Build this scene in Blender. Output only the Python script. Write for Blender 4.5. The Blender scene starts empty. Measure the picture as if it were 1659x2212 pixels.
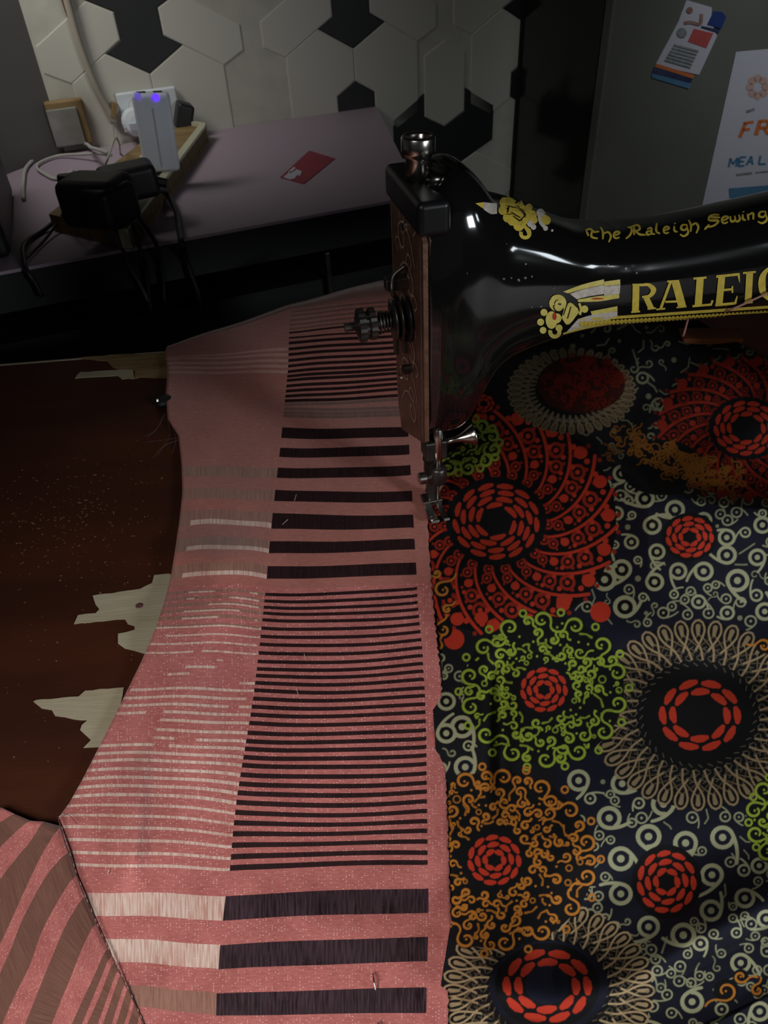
import bpy, math, random
import numpy as np
from mathutils import Vector, Matrix
from mathutils.bvhtree import BVHTree

# ------------------------------------------------------------------ camera
F, CX, CY, H = 1598.0, 829.5, 1106.0, 0.388          # focal length in pixels of the 1659x2212 frame; eye 39 cm above the table
_n = np.array([940 - CX, 2950 - CY, F]); _n /= np.linalg.norm(_n)
_Z = -_n
_Y = np.array([0, 0, 1.0]) - _Z * _Z[2]; _Y /= np.linalg.norm(_Y)
_X = np.cross(_Y, _Z)
M = np.stack([_X, _Y, _Z])
EYE = np.array([0, 0, H])
S = bpy.context.scene
cam_d = bpy.data.cameras.new('camera'); cam = bpy.data.objects.new('camera', cam_d)
S.collection.objects.link(cam); S.camera = cam
mw = Matrix.Identity(4)
for i in range(3):
    mw[i][0] = M[i, 0]; mw[i][1] = -M[i, 1]; mw[i][2] = -M[i, 2]; mw[i][3] = EYE[i]
cam.matrix_world = mw
cam_d.sensor_fit = 'VERTICAL'; cam_d.sensor_height = 36; cam_d.lens = F * 36 / 2212
cam_d.clip_start = 0.01
cam_d.dof.use_dof = True; cam_d.dof.focus_distance = 0.42; cam_d.dof.aperture_fstop = 26
# ------------------------------------------------------------------ light
W = bpy.data.worlds.new('world'); S.world = W; W.use_nodes = True
W.node_tree.nodes['Background'].inputs[0].default_value = (0.55, 0.62, 0.75, 1)
W.node_tree.nodes['Background'].inputs[1].default_value = 0.028
def area(name, loc, aim, sx, sy, power, col):
    l = bpy.data.lights.new(name, 'AREA'); l.shape = 'RECTANGLE'; l.size = sx; l.size_y = sy
    l.energy = power; l.color = col
    o = bpy.data.objects.new(name, l); S.collection.objects.link(o); o.location = loc
    o.rotation_euler = (Vector(aim) - Vector(loc)).to_track_quat('-Z', 'Y').to_euler()
    return o
a_ = area('fill_light_near_left', (-0.40, -0.30, 0.60), (-0.10, 0.02, 0), 0.34, 0.40, 1.20, (1.0, 0.96, 0.92)); a_.data.spread = math.radians(72)  # added fill for the near cloth, not a known window
a_ = area('window_light_right', (0.92, -0.52, 0.43), (0.12, 0.14, 0.0), 0.20, 0.24, 1.5, (0.92, 0.97, 1.0)); a_.data.spread = math.radians(80)
a_ = area('window_light_right_pane', (1.13, -0.26, 0.48), (0.20, 0.30, 0.0), 0.10, 0.15, 0.14, (0.85, 0.95, 1.0)); a_.data.spread = math.radians(80)
a_ = area('window_light_left', (-0.60, 1.20, 0.56), (-0.42, 1.43, 0.12), 0.30, 0.22, 0.78, (1.0, 1.0, 0.93)); a_.data.spread = math.radians(100)
a_ = area('fridge_fill_light', (0.80, 0.45, 1.05), (0.80, 1.40, 0.28), 0.30, 0.40, 0.42, (0.95, 1.0, 1.0)); a_.data.spread = math.radians(42)  # added lamp that only brightens the fridge door, no window known there
S.view_settings.view_transform = 'Standard'; S.view_settings.look = 'None'
S.view_settings.gamma = 1; S.view_settings.use_curve_mapping = False
S.view_settings.exposure = -0.05
COL = S.collection

# ------------------------------------------------------------------ helpers
def ray(px, py):
    px = np.asarray(px, float); py = np.asarray(py, float)
    d = np.stack([px - CX, py - CY, np.full_like(px, F)], -1)
    return d @ M.T
def at_z(px, py, z):
    d = ray(px, py); t = (np.asarray(z, float) - H) / d[..., 2]
    return EYE + d * t[..., None]
def at_plane(px, py, p0, nn):
    d = ray(px, py); t = np.dot(np.asarray(p0) - EYE, nn) / (d @ np.asarray(nn))
    return EYE + d * t[..., None]
def link(o, parent=None):
    COL.objects.link(o)
    if parent is not None: o.parent = parent
    return o
def mesh(name, verts, faces, mats, parent=None, smooth=False, fm=None):
    me = bpy.data.meshes.new(name)
    me.from_pydata([tuple(map(float, v)) for v in verts], [], [tuple(map(int, f)) for f in faces])
    for m in (mats if isinstance(mats, (list, tuple)) else [mats]): me.materials.append(m)
    if fm is not None: me.polygons.foreach_set('material_index', np.asarray(fm, np.int32))
    if smooth: me.polygons.foreach_set('use_smooth', [True] * len(me.polygons))
    me.update()
    return link(bpy.data.objects.new(name, me), parent)
def tag(o, label, cat, group=None, kind=None):
    o['label'] = label; o['category'] = cat
    if group: o['group'] = group
    if kind: o['kind'] = kind
    return o
def struct(o, label=None):
    o['kind'] = 'structure'
    if label: o['label'] = label
    return o
def thing(name, loc, label, cat, group=None):
    o = bpy.data.objects.new(name, None); COL.objects.link(o); o.location = loc; o.empty_display_size = 0.02
    bpy.context.view_layer.update()
    return tag(o, label, cat, group)
def adopt(parent, *objs):
    # parent parts built in world coordinates to an Empty standing somewhere
    for o in objs:
        o.parent = parent; o.matrix_parent_inverse = Matrix.Translation(-Vector(parent.location))
    return objs[0] if objs else None
class MB:
    def __init__(s): s.v = []; s.f = []; s.m = []; s.b = 0.0
    def add(s, v, f, m=0):
        global LASTBEV
        s.b = max(s.b, LASTBEV); LASTBEV = 0.0
        k = len(s.v); s.v += [tuple(map(float, q)) for q in v]; s.f += [tuple(i + k for i in q) for q in f]; s.m += [m] * len(f); return s
    def build(s, name, mats, parent=None, smooth=False):
        o = mesh(name, s.v, s.f, mats, None, smooth or s.b > .0015, s.m)
        if s.b > .0003:
            q = o.modifiers.new('rounded_edges', 'BEVEL'); q.width = s.b; q.segments = 4 if s.b > .002 else 2; q.limit_method = 'ANGLE'; q.angle_limit = math.radians(50); q.harden_normals = s.b > .0015
        if parent is not None: adopt(parent, o)
        return o
def prism(poly, up, depth):
    """closed slab: polygon poly (n,3) swept by vector up*depth"""
    p = np.asarray(poly, float); n = len(p); q = p + np.asarray(up, float) * depth
    v = list(p) + list(q)
    f = [tuple(range(n))[::-1], tuple(range(n, 2 * n))] + [(i, (i + 1) % n, n + (i + 1) % n, n + i) for i in range(n)]
    return v, f
def frames(pts):
    pts = np.asarray(pts, float); T = np.gradient(pts, axis=0); T /= np.linalg.norm(T, axis=1)[:, None] + 1e-12
    ref = np.array([0, 0, 1.0]) if abs(T[0][2]) < 0.9 else np.array([0, 1.0, 0])
    N = []; n = ref - T[0] * ref.dot(T[0]); n /= np.linalg.norm(n)
    for t in T:
        n = n - t * n.dot(t); n /= np.linalg.norm(n) + 1e-12; N.append(n.copy())
    N = np.array(N); return T, N, np.cross(T, N)
def smoothline(pts, n):
    pts = np.asarray(pts, float); d = np.r_[0, np.cumsum(np.linalg.norm(np.diff(pts, axis=0), axis=1))]
    t = np.linspace(0, d[-1], n); m = len(pts)
    if m < 3: return np.stack([np.interp(t, d, pts[:, k]) for k in range(pts.shape[1])], 1)
    sl = np.gradient(pts, d, axis=0); i = np.clip(np.searchsorted(d, t, 'right') - 1, 0, m - 2)
    h = (d[i + 1] - d[i])[:, None]; u = ((t - d[i])[:, None]) / h
    return (2*u**3-3*u**2+1)*pts[i] + (u**3-2*u**2+u)*h*sl[i] + (-2*u**3+3*u**2)*pts[i+1] + (u**3-u**2)*h*sl[i+1]
def tube(pts, r, k=8, n=None):
    pts = smoothline(pts, n or max(8, len(pts) * 6)); T, N, B = frames(pts)
    r = np.broadcast_to(np.asarray(r, float), (len(pts),)) if np.ndim(r) else np.full(len(pts), r)
    v = []; f = []
    for i in range(len(pts)):
        for j in range(k):
            a = 2 * math.pi * j / k; v.append(pts[i] + (N[i] * math.cos(a) + B[i] * math.sin(a)) * r[i])
    for i in range(len(pts) - 1):
        for j in range(k): f.append((i*k+j, i*k+(j+1)%k, (i+1)*k+(j+1)%k, (i+1)*k+j))
    f.append(tuple(range(k))[::-1]); f.append(tuple(range((len(pts)-1)*k, len(pts)*k)))
    return v, f
def lathe(prof, origin, axis, k=24):
    """prof: (r, h) pairs along axis"""
    ax = np.asarray(axis, float); ax /= np.linalg.norm(ax); ref = np.array([0, 0, 1.0]) if abs(ax[2]) < .9 else np.array([0, 1.0, 0])
    e = np.cross(ax, ref); e /= np.linalg.norm(e); g = np.cross(ax, e); o = np.asarray(origin, float)
    v = []; f = []
    for r, h in prof:
        for j in range(k):
            a = 2*math.pi*j/k; v.append(o + ax*h + (e*math.cos(a)+g*math.sin(a))*max(r, 1e-5))
    for i in range(len(prof)-1):
        for j in range(k): f.append((i*k+j, i*k+(j+1)%k, (i+1)*k+(j+1)%k, (i+1)*k+j))
    f.append(tuple(range(k))[::-1]); f.append(tuple(range((len(prof)-1)*k, len(prof)*k)))
    return v, f
LASTBEV = 0.0
def obox(c, ex, ey, ez, hx, hy, hz, bev=0.0):
    """oriented box with chamfered vertical profile"""
    c = np.asarray(c, float); ex, ey, ez = [np.asarray(e, float) for e in (ex, ey, ez)]
    global LASTBEV
    LASTBEV = min(bev, hx*.6, hy*.6, hz*.6); b = 0
    def ring(x, y, z):
        cb = b if b > 0 else 0
        P = [(x-cb, -y), (x, -y+cb), (x, y-cb), (x-cb, y), (-x+cb, y), (-x, y-cb), (-x, -y+cb), (-x+cb, -y)] if cb else [(x, -y), (x, y), (-x, y), (-x, -y)]
        return [c + ex*p + ey*q + ez*z for p, q in P]
    levels = [(hx-b, hy-b, -hz), (hx, hy, -hz+b), (hx, hy, hz-b), (hx-b, hy-b, hz)] if b else [(hx, hy, -hz), (hx, hy, hz)]
    v = []; k = 8 if b else 4
    for L in levels: v += ring(*L)
    f = [tuple(range(k))[::-1], tuple(range((len(levels)-1)*k, len(levels)*k))]
    for i in range(len(levels)-1):
        for j in range(k): f.append((i*k+j, i*k+(j+1)%k, (i+1)*k+(j+1)%k, (i+1)*k+j))
    return v, f

# ------------------------------------------------------------------ materials
def mat(name, col, rough=0.5, metal=0.0, spec=0.5, noise=None, bump=None, coat=0.0, sheen=0.0, emit=None):
    """noise = (scale, amount, colour2[, stretch xyz]); bump = (scale, strength)"""
    m = bpy.data.materials.new(name); m.use_nodes = True; nt = m.node_tree; N = nt.nodes; L = nt.links
    P = N['Principled BSDF']; c = (*col, 1)
    P.inputs['Base Color'].default_value = c; P.inputs['Roughness'].default_value = rough
    P.inputs['Metallic'].default_value = metal; P.inputs['Specular IOR Level'].default_value = spec
    P.inputs['Coat Weight'].default_value = coat; P.inputs['Coat Roughness'].default_value = 0.05
    P.inputs['Sheen Weight'].default_value = sheen
    tc = N.new('ShaderNodeTexCoord')
    def nz(sc, stretch=None, det=4):
        t = N.new('ShaderNodeTexNoise'); t.inputs['Scale'].default_value = sc; t.inputs['Detail'].default_value = det
        mp = N.new('ShaderNodeMapping'); L.new(tc.outputs['Object'], mp.inputs[0])
        if stretch: mp.inputs['Scale'].default_value = stretch
        L.new(mp.outputs[0], t.inputs['Vector']); return t
    if noise:
        t = nz(noise[0], noise[3] if len(noise) > 3 else None)
        mx = N.new('ShaderNodeMix'); mx.data_type = 'RGBA'; mx.inputs['A'].default_value = c; mx.inputs['B'].default_value = (*noise[2], 1)
        rp = N.new('ShaderNodeMapRange'); rp.inputs[1].default_value = .4; rp.inputs[2].default_value = .65; rp.inputs[4].default_value = noise[1]
        L.new(t.outputs['Fac'], rp.inputs[0]); L.new(rp.outputs[0], mx.inputs['Factor']); L.new(mx.outputs['Result'], P.inputs['Base Color'])
    if bump:
        t = nz(bump[0], bump[2] if len(bump) > 2 else None, 6); b = N.new('ShaderNodeBump'); b.inputs['Strength'].default_value = bump[1]; b.inputs['Distance'].default_value = 0.001
        L.new(t.outputs['Fac'], b.inputs['Height']); L.new(b.outputs[0], P.inputs['Normal'])
    if emit:
        P.inputs['Emission Color'].default_value = (*emit[0], 1); P.inputs['Emission Strength'].default_value = emit[1]
    return m
def cloth_mat(name, base, dark, fleck, fleck_amt, streak, rough=0.7, sheen=0.3):
    """woven cloth in its own UV (1 unit = 100 threads): fine weave relief, glitter flecks, satin streaks along v"""
    m = bpy.data.materials.new(name); m.use_nodes = True; nt = m.node_tree; N = nt.nodes; L = nt.links
    P = N['Principled BSDF']; P.inputs['Roughness'].default_value = rough; P.inputs['Sheen Weight'].default_value = sheen; P.inputs['Specular IOR Level'].default_value = .3
    uv = N.new('ShaderNodeUVMap'); uv.uv_map = 'UVMap'
    def mp(sx, sy):
        q = N.new('ShaderNodeMapping'); q.inputs['Scale'].default_value = (sx, sy, 1); L.new(uv.outputs[0], q.inputs[0]); return q
    n1 = N.new('ShaderNodeTexNoise'); n1.inputs['Scale'].default_value = 1; n1.inputs['Detail'].default_value = 3
    L.new(mp(*( (26, 1.6) if streak else (7, 22))).outputs[0], n1.inputs['Vector'])
    r1 = N.new('ShaderNodeMapRange'); r1.inputs[1].default_value = .38; r1.inputs[2].default_value = .62; L.new(n1.outputs['Fac'], r1.inputs[0])
    n2 = N.new('ShaderNodeTexNoise'); n2.inputs['Scale'].default_value = 1.3; L.new(mp(1, 1).outputs[0], n2.inputs['Vector'])
    r2 = N.new('ShaderNodeMapRange'); r2.inputs[1].default_value = .35; r2.inputs[2].default_value = .65; L.new(n2.outputs['Fac'], r2.inputs[0])
    ad = N.new('ShaderNodeMath'); ad.operation = 'MULTIPLY_ADD'; L.new(r1.outputs[0], ad.inputs[0]); ad.inputs[1].default_value = .75 if streak else .5; 
    ml = N.new('ShaderNodeMath'); ml.operation = 'MULTIPLY'; ml.inputs[1].default_value = .25 if streak else .5; L.new(r2.outputs[0], ml.inputs[0]); L.new(ml.outputs[0], ad.inputs[2])
    mx = N.new('ShaderNodeMix'); mx.data_type = 'RGBA'; mx.inputs['A'].default_value = (*dark, 1); mx.inputs['B'].default_value = (*base, 1); L.new(ad.outputs[0], mx.inputs['Factor'])
    vo = N.new('ShaderNodeTexVoronoi'); vo.inputs['Scale'].default_value = 1; vo.inputs['Randomness'].default_value = .25; L.new(mp(15, 24).outputs[0], vo.inputs['Vector'])
    lt = N.new('ShaderNodeMath'); lt.operation = 'LESS_THAN'; lt.inputs[1].default_value = .2; L.new(vo.outputs['Distance'], lt.inputs[0])
    sp = N.new('ShaderNodeSeparateColor'); L.new(vo.outputs['Color'], sp.inputs[0])
    gt = N.new('ShaderNodeMath'); gt.operation = 'GREATER_THAN'; gt.inputs[1].default_value = 1 - fleck_amt; L.new(sp.outputs[0], gt.inputs[0])
    fm = N.new('ShaderNodeMath'); fm.operation = 'MULTIPLY'; L.new(lt.outputs[0], fm.inputs[0]); L.new(gt.outputs[0], fm.inputs[1])
    m2 = N.new('ShaderNodeMix'); m2.data_type = 'RGBA'; L.new(fm.outputs[0], m2.inputs['Factor']); L.new(mx.outputs['Result'], m2.inputs['A']); m2.inputs['B'].default_value = (*fleck, 1)
    L.new(m2.outputs['Result'], P.inputs['Base Color'])
    wv = N.new('ShaderNodeTexChecker'); wv.inputs['Scale'].default_value = 1; L.new(mp(40, 40).outputs[0], wv.inputs['Vector'])
    bp = N.new('ShaderNodeBump'); bp.inputs['Strength'].default_value = .25; bp.inputs['Distance'].default_value = .0004; L.new(n1.outputs['Fac'], bp.inputs['Height']); L.new(bp.outputs[0], P.inputs['Normal'])
    return m
def print_mat():
    m = bpy.data.materials.new('wax_print_cotton'); m.use_nodes = True; nt = m.node_tree; N = nt.nodes; L = nt.links; P = N['Principled BSDF']
    a = N.new('ShaderNodeVertexColor'); a.layer_name = 'print'; L.new(a.outputs['Color'], P.inputs['Base Color'])
    P.inputs['Roughness'].default_value = .8; P.inputs['Specular IOR Level'].default_value = .12
    return m
M_pink = cloth_mat('pink_weave', (.53, .165, .15), (.36, .095, .085), (.85, .55, .5), .32, False)
M_pinkplain = cloth_mat('pink_plain_weave', (.43, .150, .118), (.34, .108, .085), (.6, .3, .27), .04, False)
M_tan = cloth_mat('tan_pink_gauze', (.35, .175, .125), (.24, .105, .08), (.45, .25, .2), .03, True)
M_dark = cloth_mat('aubergine_satin', (.030, .009, .011), (.012, .0035, .004), (.08, .03, .04), .03, True, .7, .0)
M_darkbig = cloth_mat('aubergine_satin_sheen', (.062, .035, .045), (.012, .004, .006), (.1, .05, .06), .03, True, .4, .15)
M_white = cloth_mat('cream_satin', (.75, .6, .52), (.5, .25, .2), (.8, .7, .65), .05, True, .4)
M_light = cloth_mat('pale_pink_weft', (.58, .30, .255), (.48, .22, .19), (.7, .45, .4), .05, False)
M_brown = cloth_mat('brown_gauze', (.20, .085, .058), (.13, .05, .033), (.3, .15, .1), .02, True)
M_print = print_mat()
M_lacquer = mat('red_brown_lacquer', (.040, .010, .004), .55, 0, .3, noise=(3, .8, (.075, .019, .006), (1, 4, 1)), bump=(90, .12, (1, 6, 1)))
M_rawwood = mat('bare_pale_wood', (.42, .38, .27), .7, noise=(9, .6, (.33, .26, .15), (1, 5, 1)), bump=(60, .3, (1, 8, 1)))
M_ochrewood = mat('ochre_bare_wood', (.30, .20, .085), .7, noise=(20, .7, (.15, .08, .03), (1, 6, 1)))
M_orangewood = mat('orange_stained_wood', (.28, .085, .02), .6, noise=(20, .6, (.16, .05, .02)))
M_laminate = mat('lavender_laminate', (.40, .31, .37), .55, noise=(5, .35, (.36, .29, .38)))
M_blackedge = mat('black_edge_band', (.012, .013, .013), .5, noise=(8, .5, (.018, .019, .019)))
M_void = mat('dark_cabinet_front', (.004, .0045, .005), .7, noise=(8, .5, (.007, .007, .008)))
M_tilew = mat('cream_ceramic_tile', (.60, .575, .50), .35, noise=(3, .5, (.52, .50, .44)))
M_tileb = mat('black_ceramic_tile', (.013, .014, .014), .5, noise=(4, .5, (.018, .018, .018)))
M_grout = mat('pale_grout', (.57, .545, .47), .8, noise=(30, .4, (.42, .4, .35)))
M_wallgrey = mat('grey_plaster', (.17, .165, .155), .8, noise=(2, .5, (.13, .12, .12)))
M_fridgeside = mat('glossy_fridge_side', (.018, .018, .018), .16, 0, .6, noise=(2, .4, (.026, .026, .026)))
M_fridge = mat('grey_fridge_door', (.21, .215, .19), .42, .25, .5, noise=(3, .4, (.10, .10, .09)))
M_paper = mat('white_paper', (.52, .52, .60), .7, noise=(12, .3, (.46, .46, .53)))
M_black = mat('black_enamel', (.006, .006, .006), .09, 0, .55, noise=(6, .5, (.009, .008, .008)), coat=.6)
M_blackm = mat('matt_black_enamel', (.008, .008, .009), .35, 0, .4, noise=(30, .5, (.012, .012, .013)))
M_gold = mat('gold_transfer', (.66, .50, .07), .4, .0, .5, noise=(250, .7, (.50, .38, .06)))
M_goldpale = mat('pale_gold_transfer', (.68, .58, .15), .4, noise=(250, .7, (.52, .44, .1)))
M_silver = mat('silvered_transfer', (.62, .57, .50), .4, noise=(300, .7, (.42, .37, .33)))
M_redmark = mat('red_transfer', (.5, .04, .02), .4, noise=(200, .5, (.35, .04, .02)))
M_plate_reflect = mat('nickel_face_warm_reflection', (.25, .13, .095), .36, .75, .5, noise=(110, .8, (.34, .19, .13)), bump=(220, .5))  # brown reflection of the pink cloth put into the nickel's colour
M_engrave = mat('bright_engraving', (.42, .27, .20), .4, .15, noise=(200, .6, (.25, .14, .1)))
M_chrome = mat('chromed_steel', (.62, .60, .55), .22, 1, noise=(60, .4, (.45, .42, .38)))
M_steel = mat('dull_dark_steel', (.075, .07, .065), .35, .85, noise=(90, .6, (.13, .12, .11)))
M_plasticw = mat('white_plastic', (.74, .78, .83), .4, noise=(9, .3, (.55, .59, .64)))
M_plasticb = mat('black_plastic', (.010, .010, .012), .5, noise=(20, .5, (.016, .015, .018)))
M_cream = mat('cream_plastic', (.52, .50, .36), .5, noise=(12, .4, (.45, .43, .3)))
M_cable = mat('pale_cable', (.40, .36, .30), .5, noise=(15, .4, (.34, .29, .22)))
M_cablew = mat('white_cable', (.50, .49, .46), .5, noise=(15, .4, (.42, .4, .36)))
M_led = mat('blue_led', (.1, .05, .6), .4, emit=((.10, .03, 1.0), 1.6))
M_leddim = mat('dim_blue_led', (.3, .28, .6), .4, emit=((.22, .14, .9), .35))
M_red = mat('crimson_card', (.30, .018, .045), .5, noise=(20, .5, (.24, .015, .05)))
M_blue = mat('navy_print', (.02, .045, .20), .6, noise=(50, .4, (.03, .06, .25)))
M_skyprint = mat('blue_print', (.075, .19, .33), .6, noise=(60, .5, (.1, .24, .38)))
M_coral = mat('coral_print', (.50, .09, .085), .6, noise=(60, .5, (.42, .08, .08)))
M_orangep = mat('orange_print', (.62, .17, .05), .6, noise=(60, .5, (.52, .16, .06)))
M_peach = mat('peach_print', (.52, .34, .30), .6, noise=(60, .5, (.55, .40, .37)))
M_greyprint = mat('grey_green_print', (.17, .20, .20), .6, noise=(120, .8, (.30, .33, .34)))
M_skyp = mat('pale_blue_print', (.33, .42, .50), .6, noise=(60, .6, (.40, .46, .52)))
M_navyp = mat('dark_navy_print', (.03, .035, .09), .6, noise=(60, .6, (.07, .08, .16)))
M_thread = mat('pink_thread', (.42, .20, .17), .6, noise=(200, .5, (.3, .14, .12)))
M_seam = mat('dark_seam_thread', (.09, .03, .028), .7, noise=(300, .6, (.16, .06, .055)))
M_threadw = mat('pale_thread', (.6, .45, .4), .6, noise=(300, .5, (.5, .33, .3)))
M_fluff = mat('grey_thread', (.10, .07, .065), .7, noise=(300, .5, (.07, .05, .045)))
M_floor = mat('dark_floor', (.02, .017, .015), .7, noise=(4, .5, (.03, .024, .02)))
M_ceil = mat('dim_ceiling', (.35, .34, .32), .8, noise=(4, .3, (.3, .29, .28)))
M_brownscrap = mat('dark_red_paper', (.12, .025, .02), .6, noise=(30, .5, (.08, .02, .02)))

# ------------------------------------------------------------------ the room
A0 = at_z(430, 285, .05); B0 = at_z(810, 230, .05)
U = B0 - A0; U /= np.linalg.norm(U); NN = np.array([-U[1], U[0], 0])            # along the tiled wall, and into it
UP = np.array([0, 0, 1.0])
def wallp(u, z, off=0.0): return A0 * [1, 1, 0] + U * u + UP * z - NN * off      # off = towards the room
def px_wall(x, y):
    q = at_plane(x, y, A0, NN) - A0; return float(q @ U), float(q[2] + A0[2])
wb = MB(); wb.add(*prism([wallp(-.232, -.75), wallp(1.5, -.75), wallp(1.5, 1.7), wallp(-.232, 1.7)], NN, .1))
wall = struct(wb.build('wall_back', M_grout), 'tiled splashback wall of cream and black shaped tiles')
def inset(poly, d):
    P = np.array(poly); n = len(P); out = []
    ar = sum(P[i][0]*P[(i+1)%n][1]-P[(i+1)%n][0]*P[i][1] for i in range(n))
    sg = 1 if ar > 0 else -1
    for i in range(n):
        a, b, c = P[i-1], P[i], P[(i+1) % n]; e1 = (b-a)/np.linalg.norm(b-a); e2 = (c-b)/np.linalg.norm(c-b)
        n1 = np.array([-e1[1], e1[0]])*sg; n2 = np.array([-e2[1], e2[0]])*sg; k = n1+n2; k /= max(.3, k.dot(n1)); out.append(b+k*d*1.0)
    return out
def tile(poly, m, th=.0016, gap=.0005):
    poly = [p for p in poly]
    if max(p[0] for p in poly) < -.23 or min(p[0] for p in poly) > .75: return
    poly = [(max(p[0], -.231), p[1]) for p in poly]
    q = inset(poly, gap); q2 = inset(poly, gap + .0016); n = len(q)
    v = [wallp(p[0], p[1], .0) for p in q] + [wallp(p[0], p[1], th*.6) for p in q] + [wallp(p[0], p[1], th) for p in q2]
    f = [tuple(range(2*n, 3*n))]
    for k in (0, n):
        f += [(k+i, k+(i+1) % n, k+n+(i+1) % n, k+n+i) for i in range(n)]
    o = mesh('tile', v, f, m, wall)
def mirror(h): return h + [(-x, y) for x, y in h[::-1] if abs(x) > 1e-9]
STAR = mirror([(0, 0), (.064, .036), (.035, .052), (.035, .09), (.073, .108), (.11, .125), (.11, .19), (.043, .229), (.043, .187), (0, .165)])
STAR = [(0, 0), (.064, .036), (.035, .052), (.035, .09), (.073, .108), (.11, .125), (.11, .19), (.043, .229), (.043, .187), (0, .165),
        (-.043, .187), (-.043, .229), (-.11, .19), (-.11, .125), (-.073, .108), (-.035, .09), (-.035, .052), (-.064, .036)]
AT = [(-.035, .052), (-.035, .09), (-.073, .108), (-.165, .056), (-.165, .018), (-.127, -.001)]
CT = [(-.064, .036), (0, 0), (0, -.050), (-.037, -.072), (-.037, -.118), (-.082, -.142), (-.127, -.118), (-.127, 0)]
VT = [(0, .165), (.043, .187), (.043, .290), (0, .312), (-.043, .290), (-.043, .187)]
def tr(p, t, mx=1): return [(x*mx + t[0], y + t[1]) for x, y in p]
rows = [((-.063, .148), 4), ((-.063 + .182, -.167), 3), ((-.063 + .182, .463), 3), ((-.063, .778), 3), ((-.063, -.482), 3)]
for (ox, oy), n in rows:
    for k in range(-1, n - 1):
        T = (ox + .364*k, oy)
        if (T[0] < .2 and T[1] < -.1): continue
        tile(tr(STAR, T), M_tileb)
        for mx in (1, -1):
            tile(tr(AT, T, mx), M_tilew); tile(tr(CT, T, mx), M_tilew)
        tile(tr(VT, T), M_tilew)
        if oy > 0: tile([(T[0]+.037*c, T[1]-.0935+.043*s_) for c, s_ in ((0, 1), (1, .5), (1, -.5), (0, -1), (-1, -.5), (-1, .5))], M_tileb if k >= 1 else M_tilew)
cl = wallp(-.232, 0); dl = np.array([-.45, -.89, 0]); dl /= np.linalg.norm(dl); nl = np.array([-dl[1], dl[0], 0])
wl = MB(); wl.add(*prism([cl - UP*.75, cl + dl*2.6 - UP*.75, cl + dl*2.6 + UP*1.7, cl + UP*1.7], -nl if nl[0] > 0 else nl, .08))
struct(wl.build('wall_left', M_wallgrey), 'plain grey side wall left of the tiles')
wr = MB(); wr.add(*prism([(1.72, -2.4, -.75), (1.72, 2.5, -.75), (1.72, 2.5, 1.7), (1.72, -2.4, 1.7)], np.array([1.0, 0, 0]), .08)); struct(wr.build('wall_right', M_wallgrey), 'plain grey wall beyond the fridge')
fl = MB(); fl.add([(-3, -2.5, -.75), (3, -2.5, -.75), (3, 2.6, -.75), (-3, 2.6, -.75)], [(0, 1, 2, 3)]); struct(fl.build('floor', M_floor), 'dark floor behind the table')
ce = MB(); ce.add([(-3, -2.5, 1.7), (3, -2.5, 1.7), (3, 2.6, 1.7), (-3, 2.6, 1.7)], [(3, 2, 1, 0)]); struct(ce.build('ceiling', M_ceil))

# fridge
fc = wallp(.645, 0); ff = fc - NN*.281
fr = thing('fridge', tuple(ff + [0, 0, -.75]), 'grey refrigerator with glossy dark side standing against the tiled wall', 'refrigerator')
b = MB(); b.add(*prism([fc - UP*.74 - NN*.003, ff - UP*.74 + NN*.02, ff + U*.6 - UP*.74 + NN*.02, fc + U*.6 - UP*.74 - NN*.003], UP, 1.75)); b.build('cabinet', M_fridgeside, fr)
b = MB(); b.add(*obox(ff + U*.30 + UP*.135 + NN*.008, U, NN, UP, .30, .012, .87, .004)); b.build('door', M_fridge, fr)
b = MB(); b.add(*prism([fc + UP*p - NN*q - U*.004 for p, q in ((-.74, .0), (-.74, .006), (1.0, .006), (1.0, .0))], U, .004)); b.build('rear_edge_trim', M_void, fr)
FRN = NN; FRP = ff - NN*.005
def frp(x, y, off=0.0): return at_plane(x, y, FRP - NN*off, FRN)
def sheet(pts, off, th, m, name, parent, fn=None):
    P = [frp(x, y, off) for x, y in pts]; b = MB(); b.add(*prism(P, NN, th)); return b.build(name, m, parent)
def pstroke(b, pts, w, fn, off_dir, th=.0, m=0):
    """flat ink stroke: pixels -> surface point by fn"""
    pts = smoothline(pts, max(4, int(len(pts)*3))); T = np.gradient(pts, axis=0); T /= np.linalg.norm(T, axis=1)[:, None]+1e-9
    Nn = np.stack([-T[:, 1], T[:, 0]], 1); w = np.interp(np.linspace(0, 1, len(pts)), np.linspace(0, 1, len(w)), w)[:, None] if np.ndim(w) else w
    a = pts + Nn*w/2; c = pts - Nn*w/2; v = [fn(*p) for p in a] + [fn(*p) for p in c]; n = len(pts)
    b.add(v, [(i, i+1, n+i+1, n+i) for i in range(n-1)], m)
def pstroke_lin(b, p0, p1, w, fn, m=0, n=4):
    pts = np.linspace(p0, p1, n); pstroke(b, pts, w, fn, None, m=m)
def pdisc(b, c, r, fn, m=0, ry=None, k=16):
    ry = ry or r; v = [fn(c[0]+r*math.cos(2*math.pi*i/k), c[1]+ry*math.sin(2*math.pi*i/k)) for i in range(k)] + [fn(*c)]
    b.add(v, [(i, (i+1) % k, k) for i in range(k)], m)

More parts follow.
